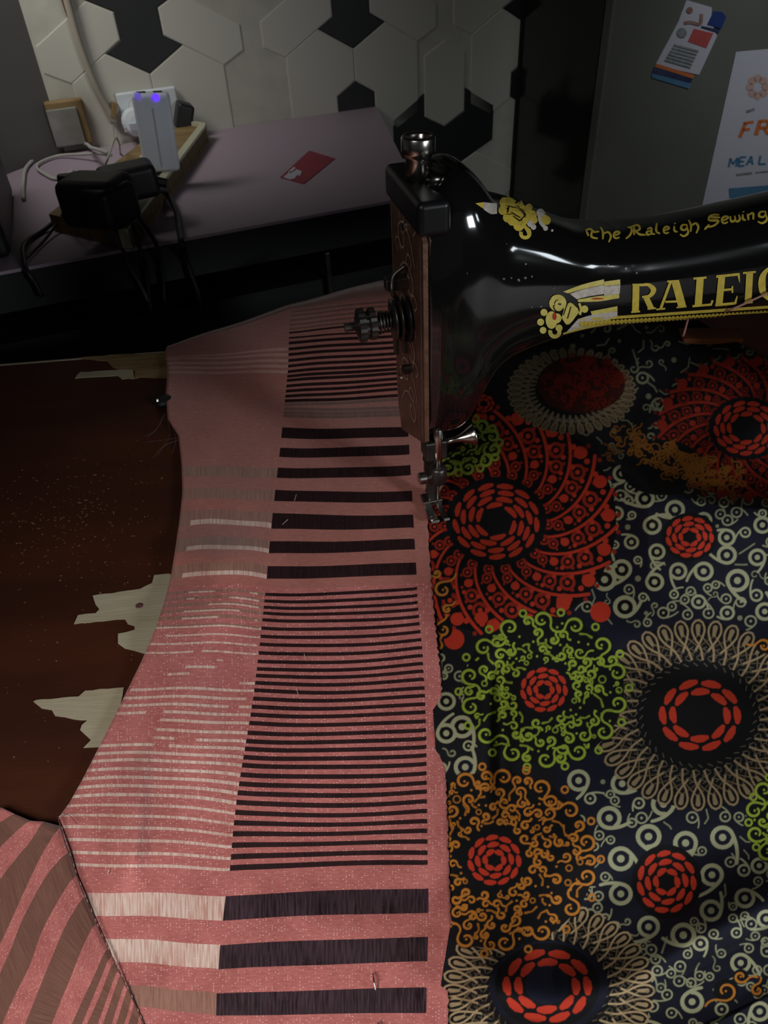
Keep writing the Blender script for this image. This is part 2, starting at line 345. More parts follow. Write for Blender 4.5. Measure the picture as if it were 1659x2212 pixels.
# poster on the fridge
po = thing('poster', tuple(frp(1600, 460)), 'white paper poster with orange and blue print taped to the fridge door', 'poster')
sheet([(1590, 112), (1760, 97), (1735, 470), (1508, 485)], .0004, .0003, M_paper, 'sheet', po)
f1 = lambda x, y: frp(x, y, .0010)
b = MB()
for a_, w_ in ((0, 1),):
    for i in range(8):
        t = i*math.pi/4; pdisc(b, (1637+17*math.cos(t), 188+19*math.sin(t)), 9, f1, k=10)
b.build('flower_logo', M_peach, po)
b = MB()
for p in ([(1611, 265), (1598, 297)], [(1606, 267), (1628, 263)], [(1604, 281), (1620, 279)]): pstroke_lin(b, *p, 8 if p[0] == (1611, 265) else 6, f1)
for p in ([(1642, 261), (1633, 292)], [(1640, 262), (1658, 261)], [(1658, 261), (1660, 274)], [(1660, 275), (1641, 277)], [(1650, 277), (1660, 291)]): pstroke_lin(b, *p, 9 if p[0] == (1642, 261) else 7, f1)
b.build('large_lettering', M_orangep, po)
b = MB()
for x0, y0, w_, L_ in ((1578, 342, 16, 'M'), (1599, 340, 13, 'E'), (1616, 338, 14, 'A'), (1643, 336, 15, 'L')):
    h_ = 19; s_ = -.22
    def q(u, v): return (x0 + u*w_ - s_*0 + (1-v)*(-s_)*-h_*0 + v*(-4), y0 + v*h_ - u*1.0)
    G = {'M': [((0, 1), (0, 0)), ((0, 0), (.5, .7)), ((.5, .7), (1, 0)), ((1, 0), (1, 1))], 'E': [((0, 0), (0, 1)), ((0, 0), (1, 0)), ((0, .5), (.8, .5)), ((0, 1), (1, 1))],
         'A': [((0, 1), (.5, 0)), ((.5, 0), (1, 1)), ((.2, .65), (.8, .65))], 'L': [((0, 0), (0, 1)), ((0, 1), (1, 1))]}[L_]
    for a_, c_ in G: pstroke_lin(b, q(*a_), q(*c_), 4.5, f1)
b.build('blue_lettering', M_skyprint, po)
b = MB(); pstroke_lin(b, (1575, 418), (1700, 408), 22, f1); b.build('blue_bar', M_skyprint, po)
b = MB(); 
for p_ in (((1590, 378), (1625, 374), 5), ((1632, 373), (1665, 370), 4), ((1612, 242), (1630, 236), 6)):
    b = MB(); pstroke_lin(b, *p_, f1); b.build('small_print', M_greyprint, po)

# folded advert magnet
mg = thing('fridge_magnet', tuple(frp(1450, 185)), 'small tilted advert magnet in white, red and navy on the fridge', 'magnet')
sheet([(1483, 0), (1538, 16), (1536, 45), (1549, 78), (1510, 162), (1416, 140), (1465, 48)], .0006, .0006, M_paper, 'card', mg)
sheet([(1542, 24), (1560, 26), (1569, 36), (1558, 62), (1527, 54)], .0010, .0008, M_blue, 'navy_flap', mg)
sheet([(1516, 56), (1556, 64), (1552, 72), (1514, 60)], .0014, .0004, M_navyp, 'flap_shadow_line', mg)
sheet([(1499, 62), (1541, 72), (1526, 104), (1486, 90)], .0014, .0004, M_coral, 'coral_square', mg)
sheet([(1417, 137), (1500, 162), (1497, 170), (1414, 144)], .0014, .0004, M_orangep, 'orange_strip', mg)
sheet([(1414, 143), (1497, 169), (1492, 180), (1408, 158)], .0010, .0006, M_navyp, 'navy_strip', mg)
sheet([(1408, 156), (1494, 178), (1488, 192), (1408, 168)], .0008, .0006, M_skyprint, 'blue_fold', mg)
b = MB()
f2 = lambda x, y: frp(x, y, .0020)
for i in range(6):
    pstroke_lin(b, (1456-4*i, 97+6.5*i), (1509-3.4*i, 111+7*i), 4.2, f2)
pdisc(b, (1473, 71), 11, f2, k=12); b.build('grey_print', M_greyprint, mg)
b = MB(); pstroke(b, [(1478, 50), (1492, 48), (1512, 52), (1516, 30)], 7, f2, None); pdisc(b, (1490, 22), 7, f2); b.build('brown_figure', mat('brown_print', (.28, .14, .12), .6, noise=(90, .6, (.42, .3, .28))), mg)

# ------------------------------------------------------------------ counter
ZC = .05
cp = [at_z(-420, 664, ZC), at_z(850, 432, ZC), at_z(893, 424, ZC), at_z(868, 340, ZC), at_z(813, 230, ZC), A0 - U*.225 , A0 - U*.7 - NN*.35]
ct = thing('counter', tuple(cp[1]*[1, 1, 0] + [0, 0, -.75]), 'counter with lavender top and thick black edge below the tiled wall', 'counter')
cpt = [p + [0, 0, 0] for p in cp]
b = MB(); b.add(*prism([p - UP*.004 for p in cp], UP, .004)); b.build('worktop', M_laminate, ct)
sh = NN*.002
b = MB(); b.add(*prism([p - UP*.050 - sh*0 for p in cp], UP, .0455)); b.build('edge_band', M_blackedge, ct)
fd = cp[1]-cp[0]; fd /= np.linalg.norm(fd); fn_ = np.array([-fd[1], fd[0], 0])
b = MB()
b.add(*prism([p*[1, 1, 0] + UP*-.75 + fn_*k for p, k in ((cp[0], .03), (cp[2], .03), (cp[3], 0), (cp[4], 0), (cp[5], 0), (cp[6], 0))], UP, .698)); b.build('base_cabinet', M_void, ct)
for t in (.83,):
    q = cp[0] + (cp[2]-cp[0])*t + fn_*.018 - UP*.15
    b = MB(); b.add(*obox(q, fd, fn_, UP, .0035, .004, .09, .001)); b.build('handle', M_steel, ct)

# card
def zpoly(pts, z): return [at_z(x, y, z) for x, y in pts]
cd = thing('card', tuple(at_z(655, 397, ZC)), 'small crimson card with pale marks lying on the lavender counter', 'card')
b = MB(); b.add(*prism(zpoly([(605, 384), (668, 326), (724, 343), (656, 398)], ZC+.0003), UP, .0006)); b.build('card_stock', M_red, cd)
b = MB()
for P in ([(612, 383), (628, 370), (634, 372), (640, 366), (652, 370), (648, 380), (642, 378), (636, 386), (626, 388)], [(622, 372), (634, 361), (639, 363), (628, 374)]): b.add(*prism(zpoly(P, ZC+.0011), UP, .0003))
b.build('pale_marks', M_paper, cd)

# wooden extension board
eb = thing('extension_board', tuple(at_z(230, 540, ZC)), 'power extension box with wooden top and cream edges on the counter', 'extension lead')
q = [at_z(118, 500, ZC), at_z(288, 541, ZC), at_z(452, 305, ZC), at_z(372, 290, ZC)]
HB = .022
b = MB(); b.add(*prism([p + UP*.0005 for p in q], UP, HB)); b.build('board', M_ochrewood, eb)
qq = [p + UP*(HB+.0006) for p in q]
e1 = (qq[2]-qq[1]); e1n = e1/np.linalg.norm(e1); e2 = np.cross(UP, e1n)
b = MB(); b.add(*prism([qq[1]-UP*HB*.9, qq[2]-UP*HB*.9, qq[2]-UP*HB*.9+e2*.012, qq[1]-UP*HB*.9+e2*.012], UP, HB*.9+.004)); b.build('side_rim', M_cream, eb)
e3 = qq[2]-qq[3]
b = MB(); b.add(*prism([qq[3]-UP*.012, qq[2]-UP*.012, qq[2]-UP*.012-e1n*.008, qq[3]-UP*.012-e1n*.008], UP, .018)); b.build('end_rim', M_cream, eb)
m1 = qq[0]*.32+qq[1]*.68
b = MB(); b.add(*prism([m1-UP*.02, qq[1]-UP*.02, qq[1]+e1n*.05-UP*.02, m1+e1n*.05-UP*.02], UP, .0225)); b.build('end_plate', M_cream, eb)
for t in (.35, .62):
    c_ = (qq[0]*.5+qq[1]*.5)*(1-t) + (qq[3]*.5+qq[2]*.5)*t
    b = MB(); b.add(*obox(c_+UP*.0012, e2, e1n, UP, .022, .022, .0012, .0006)); b.build('socket', M_cream, eb)
    # plug pin holes are covered by the plugs themselves

# ---- chargers and plugs
def upbox(name, base_px, zb, hx, hy, hz, m, label, cat, yaw=0.0, bev=.004, grp=None, tilt=0.0):
    p = at_z(*base_px, zb); ex = np.array([math.cos(yaw), math.sin(yaw), 0]); ey = np.array([-ex[1], ex[0], 0]); ez = UP*math.cos(tilt)+ex*math.sin(tilt); exx = np.cross(ey, ez)
    t = thing(name, tuple(p), label, cat, grp); b = MB(); b.add(*obox(p+ez*hz, exx, ey, ez, hx, hy, hz, bev)); b.build('body', m, t); return t, p, exx, ey, ez
t, p, ex, ey, ez = upbox('usb_charger', (351, 368), ZC+HB+.003, .025, .012, .050, M_plasticw, 'white upright USB charger with two blue lights on the extension box', 'charger', .25, .006, tilt=.07)
b = MB(); b.add(*lathe([(.0045, 0), (.005, .001), (.003, .0022)], p+ez*.096+ex*.006-ey*.0125, -ey, 12)); b.build('lit_indicator', M_led, t)
b = MB(); b.add(*lathe([(.0045, 0), (.005, .001), (.003, .0022)], p+ez*.098-ex*.017-ey*.0125, -ey, 12)); b.build('dim_indicator', M_leddim, t)
for sx in (-.012, .010):
    b = MB(); b.add(*obox(p+ez*.1004+ex*sx, ex, ey, ez, .006, .003, .0006)); b.build('usb_port', M_plasticb, t)
b = MB(); b.add(*obox(p+ez*.045+ex*.0-ey*.0122, ex, ey, ez, .0012, .0006, .038)); b.build('casing_joint', M_paper, t)
pw = wallp(-.205, .0)
# wall socket plate and plugs on the wall
uA, zA = px_wall(245, 205); uB, zB = px_wall(395, 262)
t = thing('wall_socket', tuple(wallp((uA+uB)/2, zB-.01)), 'pale wall socket plate on the tiles behind the chargers', 'socket')
b = MB(); b.add(*obox(wallp((uA+uB)/2, (zA+zB)/2, .009), U, NN, UP, (uB-uA)/2*.95, .005, .03, .003)); b.build('plate', M_plasticw, t)
b = MB(); b.add(*obox(wallp((uA+uB)/2-.02, (zA+zB)/2+.008, .015), U, NN, UP, .006, .003, .009, .001)); b.build('switch', M_paper, t)
u_, z_ = px_wall(288, 258)
t = thing('round_plug', tuple(wallp(u_, z_-.02, .03)), 'rounded white plug hanging in the wall socket left of the charger', 'plug')
b = MB(); b.add(*lathe([(.018, 0), (.022, .006), (.022, .024), (.018, .032), (.010, .034)], wallp(u_, z_, .015), -NN+UP*.15, 20)); b.build('body', M_plasticw, t)
b = MB(); b.add(*obox(wallp(u_, z_-.001, .0505), U, NN, UP, .012, .002, .006, .001)); b.build('label_panel', M_paper, t)
u_, z_ = px_wall(390, 242)
t = thing('black_wall_plug', tuple(wallp(u_, z_-.02, .03)), 'black plug pushed into the right end of the wall socket', 'plug')
b = MB(); b.add(*obox(wallp(u_, z_, .032), U*.93+UP*-.35, NN, UP*.93+U*.35, .014, .018, .021, .006)); b.build('body', M_plasticb, t)
u_, z_ = px_wall(148, 262)
t = thing('old_socket', tuple(wallp(u_, z_-.03)), 'old grey socket box with brown rim low on the left of the tiles', 'socket')
b = MB(); b.add(*obox(wallp(u_, z_, .010), U, NN, UP, .030, .009, .034, .003)); b.build('back_box', M_ochrewood, t)
b = MB(); b.add(*obox(wallp(u_-.006, z_-.004, .021), U, NN, UP, .024, .003, .028, .003)); b.build('cover', mat('dull_pale_plastic', (.30, .29, .27), .6, noise=(30, .7, (.2, .19, .16))), t)

def blob(name, c, ex, ey, ez, hx, hy, hz, m, label, cat, grp=None):
    t = thing(name, tuple(np.asarray(c)-np.asarray(ez)*hz), label, cat, grp); b = MB(); b.add(*obox(c, ex, ey, ez, hx, hy, hz, min(hx, hy, hz)*.45)); b.build('body', m, t, smooth=False); return t
def dirs(yaw, pitch=0):
    ex = np.array([math.cos(yaw)*math.cos(pitch), math.sin(yaw)*math.cos(pitch), math.sin(pitch)]); ey = np.array([-math.sin(yaw), math.cos(yaw), 0]); return ex, ey, np.cross(ex, ey)
zt = ZC+HB+.005
c1 = at_z(213, 432, zt+.028); t = blob('power_adapter', c1, *dirs(-.25), .040, .030, .028, M_plasticb, 'bulky black power adapter plugged in nearest the counter edge', 'adapter')
b = MB(); b.add(*obox(c1+np.array([.012, -.012, .0]), *dirs(-.6), .030, .028, .022, .009)); b.build('lower_shell', M_plasticb, t)
c2 = at_z(277, 392, zt+.026); t = blob('power_adapter', c2, *dirs(.35, .05), .036, .024, .020, M_plasticb, 'flatter black power adapter plugged in behind the bulky one', 'adapter')
b = MB(); b.add(*tube([c2+np.array([.030, .0, 0]), c2+np.array([.048, .002, -.006])], .006)); b.build('cable_relief', M_plasticb, t)
c3 = at_z(158, 395, zt+.02); blob('small_plug', c3, *dirs(1.2, -.2), .020, .010, .012, M_plasticb, 'small black plug standing at the left of the adapters', 'plug')

def cable(name, pix, r, m, label, cat='cable', n=None):
    """pix: (x, y, z) points, each lying at height z"""
    P = [np.array(at_z(x, y, z)) if not isinstance(z, str) else (np.array(wallp(*px_wall(x, y), .012)) if z == 'w' else np.array(at_plane(x, y, cp[0]-fn_*.012, fn_))) for x, y, z in pix]
    b = MB(); b.add(*tube(P, r, 8, n or len(P)*8)); o = b.build(name, m, None, True); return tag(o, label, cat)
cable('power_cable', [(330, 405, zt+.02), (362, 420, ZC+.012), (380, 455, ZC+.006), (388, 500, ZC+.006), (393, 528, ZC+.006), (402, 560, 'f'), (415, 600, 'f'), (430, 640, 'f'), (437, 690, 'f')], .0038, M_plasticb, 'thick black cable running right from the rear adapter over the counter edge')
cable('power_cable', [(300, 470, zt+.01), (322, 500, ZC+.008), (338, 530, ZC+.004), (347, 565, 'f'), (352, 600, 'f'), (355, 650, 'f')], .0028, M_plasticb, 'thin black cable dropping over the counter edge beside the thick one')
cable('power_cable', [(285, 478, zt+.02), (297, 520, ZC+.016), (305, 545, ZC+.005), (315, 580, 'f'), (320, 620, 'f'), (325, 670, 'f')], .0026, M_plasticb, 'black cable falling from the front adapter across the cream plate')
cable('power_cable', [(235, 480, zt+.01), (252, 520, zt+.004), (268, 545, ZC+.01), (285, 585, 'f'), (300, 610, 'f'), (320, 650, 'f')], .0022, mat('grey_cable', (.08, .08, .08), .5, noise=(20, .5, (.05, .05, .05))), 'thin grey cable leaving the front adapter on its left')
cable('power_cable', [(145, 440, zt+.02), (132, 465, ZC+.014), (98, 495, ZC+.004), (60, 520, ZC+.004), (52, 560, ZC+.004), (62, 592, 'f'), (75, 610, 'f'), (90, 640, 'f')], .0030, M_plasticb, 'black cable curling off to the left corner of the counter')
cable('power_cable', [(138, 455, zt+.02), (125, 480, ZC+.012), (95, 520, ZC+.004), (70, 545, ZC+.004), (55, 560, ZC+.004)], .0018, M_plasticb, 'thin black lead beside the curling black cable')
cable('white_lead', [(232, 330, ZC+.05), (200, 320, ZC+.03), (150, 315, ZC+.004), (100, 328, ZC+.004), (65, 352, ZC+.004), (50, 395, ZC+.004), (50, 430, ZC+.004)], .0028, M_cablew, 'pale lead looping round the left of the adapters')
cable('white_lead', [(240, 335, ZC+.04), (180, 333, ZC+.01), (120, 338, ZC+.004), (85, 352, ZC+.004), (95, 375, ZC+.004), (130, 385, ZC+.004), (160, 368, ZC+.01)], .0024, M_cablew, 'pale lead in a tighter loop inside the outer one')
cable('thin_wire', [(247, 262, 'w'), (250, 285, 'w'), (243, 310, ZC+.06), (232, 345, ZC+.05), (222, 370, ZC+.03)], .0016, M_cablew, 'thin white wire hanging down to the adapters')
cable('thin_wire', [(290, 245, 'w'), (276, 225, 'w'), (290, 205, 'w'), (312, 196, 'w'), (330, 212, 'w'), (338, 235, 'w')], .0022, M_cablew, 'white wire looping above the charger and round plug')
cable('wall_cable', [(128, -70, 'w'), (140, -15, 'w'), (152, 30, 'w'), (166, 80, 'w'), (185, 135, 'w'), (210, 195, 'w'), (235, 240, 'w'), (246, 262, 'w')], .0062, M_cable, 'beige cable running diagonally down the tiled wall', 'cable', 40)
cable('wall_cable', [(117, -70, 'w'), (132, -10, 'w'), (145, 30, 'w'), (155, 52, 'w')], .0022, M_seam, 'thin dark cable beside the beige one at the top of the wall')
t = thing('cable_clip', tuple(wallp(*px_wall(244, 238), .012)), 'small brown clip holding the beige cable near the socket', 'clip')
b = MB(); b.add(*obox(wallp(*px_wall(244, 234), .014), U*.9-UP*.44, NN, UP*.9+U*.44, .004, .006, .012, .001)); b.build('clip_body', M_ochrewood, t)
# scraps by the charger
t = thing('paper_scrap', tuple(at_z(300, 335, ZC+.001)), 'dark red paper scrap between the charger and the wall', 'paper'); b = MB(); b.add(*prism(zpoly([(282, 340), (295, 322), (330, 316), (335, 338), (300, 350)], ZC+.0005), UP, .001)); b.build('scrap_sheet', M_brownscrap, t)

# black appliance, left edge
ap = thing('speaker_box', tuple(at_z(46, 565, ZC)), 'tall black box standing at the left end of the counter', 'box')
bd = np.array([-.95, -.31, 0]); bn = np.array([.31, -.95, 0])
p0 = at_z(48, 560, ZC); 
far = at_z(46, 345, ZC)
dv = far - p0; dv /= np.linalg.norm(dv); dn = np.array([-dv[1], dv[0], 0])
b = MB(); b.add(*obox(p0 + dv*.14 + dn*.11 + UP*.075, dn, dv, UP, .10, .135, .074, .01)); b.build('casing', M_plasticb, ap)
b = MB(); b.add(*obox(p0 + dv*.003 + dn*.11 + UP*.07, dn, dv, UP, .08, .003, .055, .003)); b.build('front_grille', M_blackm, ap)

# ------------------------------------------------------------------ sewing table
TB = [at_z(-420, 823, 0), at_z(0, 790, 0), at_z(355, 762, 0), np.array([.75, .80, 0]), np.array([.75, .03, 0]), np.array([-.62, .03, 0])]
tb = thing('sewing_table', (0.1, .4, -.75), 'dark red-brown lacquered sewing table with chipped veneer', 'table')
b = MB(); b.add(*prism([p - UP*.022 for p in TB], UP, .022)); b.build('tabletop', M_lacquer, tb)
b = MB(); b.add(*prism([TB[0]-UP*.004, TB[1]-UP*.004, TB[2]-UP*.004, TB[2]+UP*.0004+[0, .0025, -.0044], TB[1]+[0, .0025, -.004], TB[0]+[0, .0025, -.004]], UP, .0045)); b.build('edge_lipping', M_rawwood, tb)
def px7(P, s, ox, oy): return [(x/s+ox, y/s+oy) for x, y in P]
random.seed(4)
chips = [
 (px7([(390, 130), (560, 112), (840, 103), (860, 110), (862, 170), (680, 190), (610, 190), (575, 175), (555, 150), (540, 142)], 2.37, 0, 720), M_ochrewood),
 (px7([(385, 232), (395, 215), (412, 200), (600, 190), (680, 190), (690, 235), (655, 232), (625, 236), (600, 218)], 2.37, 0, 720), M_rawwood),
 (px7([(690, 192), (860, 172), (862, 232), (720, 226), (692, 233)], 2.37, 0, 720), M_ochrewood),
 (px7([(790, 1240), (865, 1232), (900, 1250), (900, 1400), (860, 1530), (800, 1640), (735, 1640), (640, 1615), (605, 1590), (605, 1540), (690, 1520), (690, 1500), (655, 1490), (640, 1465), (380, 1490), (400, 1445), (490, 1435), (510, 1415), (490, 1390), (475, 1345), (720, 1310), (780, 1280)], 2.37, 0, 720), M_rawwood),
 (px7([(200, 460), (220, 450), (470, 430), (510, 395), (740, 375), (700, 560), (600, 730), (500, 735), (545, 690), (480, 630), (490, 600), (525, 570), (440, 565), (330, 545), (310, 510), (250, 500)], 2.765, 0, 1350), M_rawwood),
 (px7([(1180, 0), (1659, -10), (1659, 85), (1475, 90), (1200, 60)], 2.517, 1000, 725), M_orangewood),
]
def rough_edge(P, amp=1.6):
    out = []
    for i in range(len(P)):
        a, c = np.array(P[i]), np.array(P[(i+1) % len(P)]); n = max(1, int(np.linalg.norm(c-a)/14))
        for k in range(n): out.append(tuple(a+(c-a)*k/n + (np.array([random.uniform(-amp, amp), random.uniform(-amp*.7, amp*.7)]) if k else 0)))
    return out
for P, m in chips[:5]:
    b = MB(); b.add(*prism([at_z(x, y, .0002) for x, y in rough_edge(P)], UP, .0005)); o = b.build('bare_wood_patch', m, tb); o['label'] = 'pale bare wood where the veneer has chipped'
b = MB(); b.add(*lathe([(.0028, 0), (.0022, .0004)], at_z(301, 1308, .0008), UP, 10)); b.build('screw_hole', M_seam, tb)
# worn specks in the lacquer
b = MB(); rs = np.random.RandomState(3)
for i in range(420):
    if i < 300: x, y = rs.normal(150, 120), rs.normal(1120, 70)
    else: x, y = rs.uniform(0, 330), rs.uniform(1000, 1650)
    if x < -20 or x > 350 or (y > 1450 and x > 150): continue
    l = rs.uniform(1.5, 7)*(1 if rs.rand() < .8 else 2); w_ = rs.uniform(.5, 1.9); an = rs.normal(-.12, .35); c_, s_ = math.cos(an), math.sin(an)
    b.add([at_z(x+u*c_-v*s_, y+u*s_+v*c_, .00035) for u, v in ((-l/2, 0), (0, -w_), (l/2, 0), (0, w_))], [(0, 1, 2, 3)])
o = b.build('wear_specks', mat('worn_lacquer_speck', (.17, .08, .035), .6, noise=(90, .7, (.30, .17, .09))), tb); o['kind'] = 'stuff'
for x, y in ((-.55, .1), (.7, .1), (-.5, .66), (.7, .74)):
    b = MB(); b.add(*obox((x, y, -.386), (1, 0, 0), (0, 1, 0), UP, .022, .022, .363, .003)); b.build('leg', M_lacquer, tb)

# ------------------------------------------------------------------ sewing machine
al = math.radians(11); MA = np.array([math.cos(al), math.sin(al), 0]); MBk = np.array([-MA[1], MA[0], 0])
MO = at_z(912, 1080, 0)*[1, 1, 0] - MA*.0045
def mp_(s, d, z): return MO + MA*s + MBk*d + UP*z
sm = thing('sewing_machine', tuple(mp_(.15, 0, 0)), 'old black enamelled sewing machine with gold lettering on its arm', 'sewing machine')
ks = np.array([0, .003, .015, .027, .033, .040, .049, .061, .075, .091, .108, .130, .165, .2, .25, .3, .35, .40])
kt = np.array([.240, .246, .256, .258, .255, .248, .235, .231, .226, .218, .210, .2055, .203, .2045, .2085, .213, .217, .221])
kb = np.array([.084, .082, .080, .080, .086, .100, .119, .128, .132, .136, .1395, .140, .138, .1345, .131, .128, .124, .120])
kd = np.array([.038, .041, .043, .0425, .042, .041, .040, .039, .038, .037, .0355, .0345, .034, .034, .035, .036, .037, .038])
kn = np.array([4, 4, 4, 3.8, 3.6, 3.3, 3.0, 2.8, 2.7, 2.7, 2.7, 2.7, 2.7, 2.7, 2.7, 2.7, 2.7, 2.7])
v = []; f = []; NS, NK = 90, 72
ss = np.linspace(0, .40, NS); ss = np.unique(np.r_[np.linspace(0, .14, 60), np.linspace(.14, .40, 30)]); NS = len(ss)
def sm_i(y): 
    g = np.interp(ss, ks, y); k = np.ones(5)/5; gp = np.pad(g, 2, 'edge'); return np.convolve(gp, k, 'valid')
TT, BB, DD, EE = sm_i(kt), sm_i(kb), sm_i(kd), sm_i(kn)
for i, s_ in enumerate(ss):
    zc, hz = (TT[i]+BB[i])/2, (TT[i]-BB[i])/2
    for j in range(NK):
        a = 2*math.pi*j/NK; c_, q_ = math.cos(a), math.sin(a); e = 2/EE[i]
        v.append(mp_(s_, DD[i]*math.copysign(abs(c_)**e, c_), zc + hz*math.copysign(abs(q_)**e, q_)))
for i in range(NS-1):
    for j in range(NK): f.append((i*NK+j, i*NK+(j+1) % NK, (i+1)*NK+(j+1) % NK, (i+1)*NK+j))
f.append(tuple(range(NK))[::-1]); f.append(tuple(range((NS-1)*NK, NS*NK)))
b = MB(); b.add(v, f); arm = b.build('arm', M_black, sm, True)
bvh = BVHTree.FromPolygons([Vector(q) for q in v], f)
# pillar and bed out of view to the right, bed under the cloth
b = MB(); b.add(*obox(mp_(.385, 0, .10), MA, MBk, UP, .035, .040, .094, .012)); b.build('pillar', M_black, sm)
b = MB(); b.add(*obox(mp_(.19, 0, .0008), MA, MBk, UP, .235, .085, .0006, .0)); b.build('bed_plate', M_black, sm)
# overhanging cap above the face plate
b = MB(); b.add(*obox(mp_(.0035, .0, .2385), MA, MBk, UP, .0100, .041, .0100, .004)); b.build('head_cap', M_blackm, sm)
# dust band line of the arm top
def on_arm(x, y, off=.0003):
    d = ray(x, y); d = Vector(d).normalized(); loc, nrm, idx, dist = bvh.ray_cast(Vector(EYE), d)
    if loc is None: 
        loc, nrm, idx, dist = bvh.find_nearest(Vector(EYE) + d*.62)
        return np.array(loc + nrm*off)
    if nrm.dot(d) > 0: nrm = -nrm
    return np.array(loc + nrm*off)
fa = lambda x, y: on_arm(x, y, .0003)
fa2 = lambda x, y: on_arm(x, y, .0006)
def L7(x, y): return (x/5.2+1340, y/5.2+540)
def st(b, pts, w, fn, sc, m=0):
    P = [sc(*p) for p in pts]; pstroke(b, np.array(smoothline(P, max(5, len(P)*3))) if len(P) > 2 else np.linspace(P[0], P[1], 6), w/5.2 if not np.ndim(w) else np.array(w)/5.2, fn, None, m=m)
LET = {
 'R': [([(172, 385), (165, 690)], 76), ([(130, 388), (300, 384)], 22), ([(118, 692), (216, 684)], 20), ([(215, 392), (320, 392), (368, 445), (330, 508), (240, 525)], [24, 34, 62, 40, 22]), ([(285, 530), (345, 655)], 64), ([(300, 655), (395, 648)], 18)],
 'A': [([(560, 350), (450, 650)], 30), ([(612, 350), (692, 635)], 88), ([(500, 578), (640, 572)], 22), ([(400, 662), (500, 652)], 18), ([(628, 640), (738, 628)], 18), ([(520, 350), (655, 342)], 18)],
 'L': [([(892, 310), (870, 622)], 80), ([(806, 626), (1025, 606)], 24), ([(1012, 612), (1032, 560)], 22), ([(815, 318), (962, 306)], 22)],
 'E': [([(1135, 285), (1105, 605)], 76), ([(1072, 296), (1335, 268)], 28), ([(1322, 270), (1334, 360)], [30, 8]), ([(1150, 446), (1250, 436)], 24), ([(1252, 400), (1254, 478)], 18), ([(1062, 614), (1290, 592)], 28), ([(1285, 595), (1308, 510)], [30, 10])],
 'I': [([(1448, 250), (1430, 578)], 76), ([(1372, 256), (1515, 242)], 22), ([(1385, 590), (1482, 580)], 20)],
 'G': [([(1770, 250), (1735, 208), (1680, 200), (1610, 260), (1585, 380), (1610, 490), (1670, 545), (1740, 530), (1780, 500)], [10, 25, 40, 70, 84, 76, 45, 25, 25]), ([(1790, 380), (1780, 545)], 60), ([(1740, 385), (1840, 375)], 20)],
 'H': [([(1900, 195), (1885, 520)], 70), ([(2080, 175), (2065, 500)], 70), ([(1900, 350), (2070, 335)], 24)]}
b = MB()
for k, sts in LET.items():
    for pts, w in sts: st(b, pts, w, fa2, L7)
b.build('arm_lettering', M_gold, sm)
# dotted gold band under the lettering
b = MB()
xs = np.linspace(1252, 1760, 60)
top = lambda x: np.interp(x, [1230, 1340, 1659, 1760], [690, 681.5, 659.5, 652]); bot = lambda x: np.interp(x, [1230, 1340, 1659, 1760], [704, 698.5, 681, 674])
for i in range(len(xs)-1):
    x0, x1 = xs[i], xs[i+1]; g = (x1-x0)
    pstroke_lin(b, (x0, top(x0)+3), (x1, top(x1)+3), 6, fa, n=3)
    pdisc(b, ((x0+x1)/2, (top(x0)+bot(x0))/2+3), 4.6, fa2, k=8, ry=5.2)
b.build('beaded_band', M_gold, sm)
def L6(x, y): return (x/5.53+1100, y/5.53+560)
def poly_on(b, P, fn, sc, m=0, n=10):
    """strip between two pixel polylines top/bottom"""
    A_, B_ = [smoothline([sc(*p) for p in q], n) if len(q) > 2 else np.linspace(sc(*q[0]), sc(*q[1]), n) for q in P]
    k = 3; v = []
    for t in np.linspace(0, 1, k+1): v += [fn(*(A_[i]*(1-t)+B_[i]*t)) for i in range(n)]
    b.add(v, [(r*n+i, r*n+i+1, (r+1)*n+i+1, (r+1)*n+i) for r in range(k) for i in range(n-1)], m)
b = MB()
poly_on(b, [[(640, 385), (880, 298), (1130, 238)], [(700, 405), (900, 350), (1130, 300)]], fa, L6)
poly_on(b, [[(1132, 266), (1322, 240)], [(1132, 322), (1325, 300)]], fa, L6)
poly_on(b, [[(815, 480), (1050, 440), (1310, 415)], [(820, 508), (1060, 502), (1312, 462)]], fa, L6)
poly_on(b, [[(970, 620), (1290, 558)], [(985, 665), (1290, 615)]], fa, L6)
poly_on(b, [[(640, 878), (960, 775), (1200, 700)], [(645, 895), (970, 815), (1230, 770)]], fa, L6)
b.build('gold_ribbon', M_goldpale, sm)
b = MB()
poly_on(b, [[(720, 410), (910, 352), (1130, 305)], [(805, 475), (950, 440), (1130, 412)]], fa, L6)
poly_on(b, [[(1132, 325), (1325, 305)], [(1132, 430), (1318, 412)]], fa, L6)
poly_on(b, [[(820, 712), (960, 668), (1290, 618)], [(680, 868), (960, 772), (1290, 676)]], fa, L6)
b.build('silver_ribbon', M_silver, sm)
b = MB()
for (x, y, r) in ((410, 630, 42), (370, 745, 42), (400, 842, 40), (895, 590, 44)): pdisc(b, L6(x, y), r/5.53, fa2)
def arc(cx, cy, r, a0, a1, n=12, k=1.0): return [(cx+r*(1+(k-1)*i/n)*math.cos(math.radians(a0+(a1-a0)*i/n)), cy+r*(1+(k-1)*i/n)*math.sin(math.radians(a0+(a1-a0)*i/n))) for i in range(n+1)]
st(b, arc(575, 520, 72, 150, -150, 14), 56, fa2, L6); st(b, arc(575, 520, 72, -150, -215, 6), 56, fa2, L6)
st(b, arc(590, 530, 30, 60, 330, 8), 34, fa2, L6)
pdisc(b, L6(500, 720), 70/5.53, fa2, ry=105/5.53); pdisc(b, L6(560, 700), 60/5.53, fa2, ry=60/5.53)
st(b, arc(540, 860, 55, -20, 200, 10), 44, fa2, L6); pdisc(b, L6(590, 815), 42/5.53, fa2)
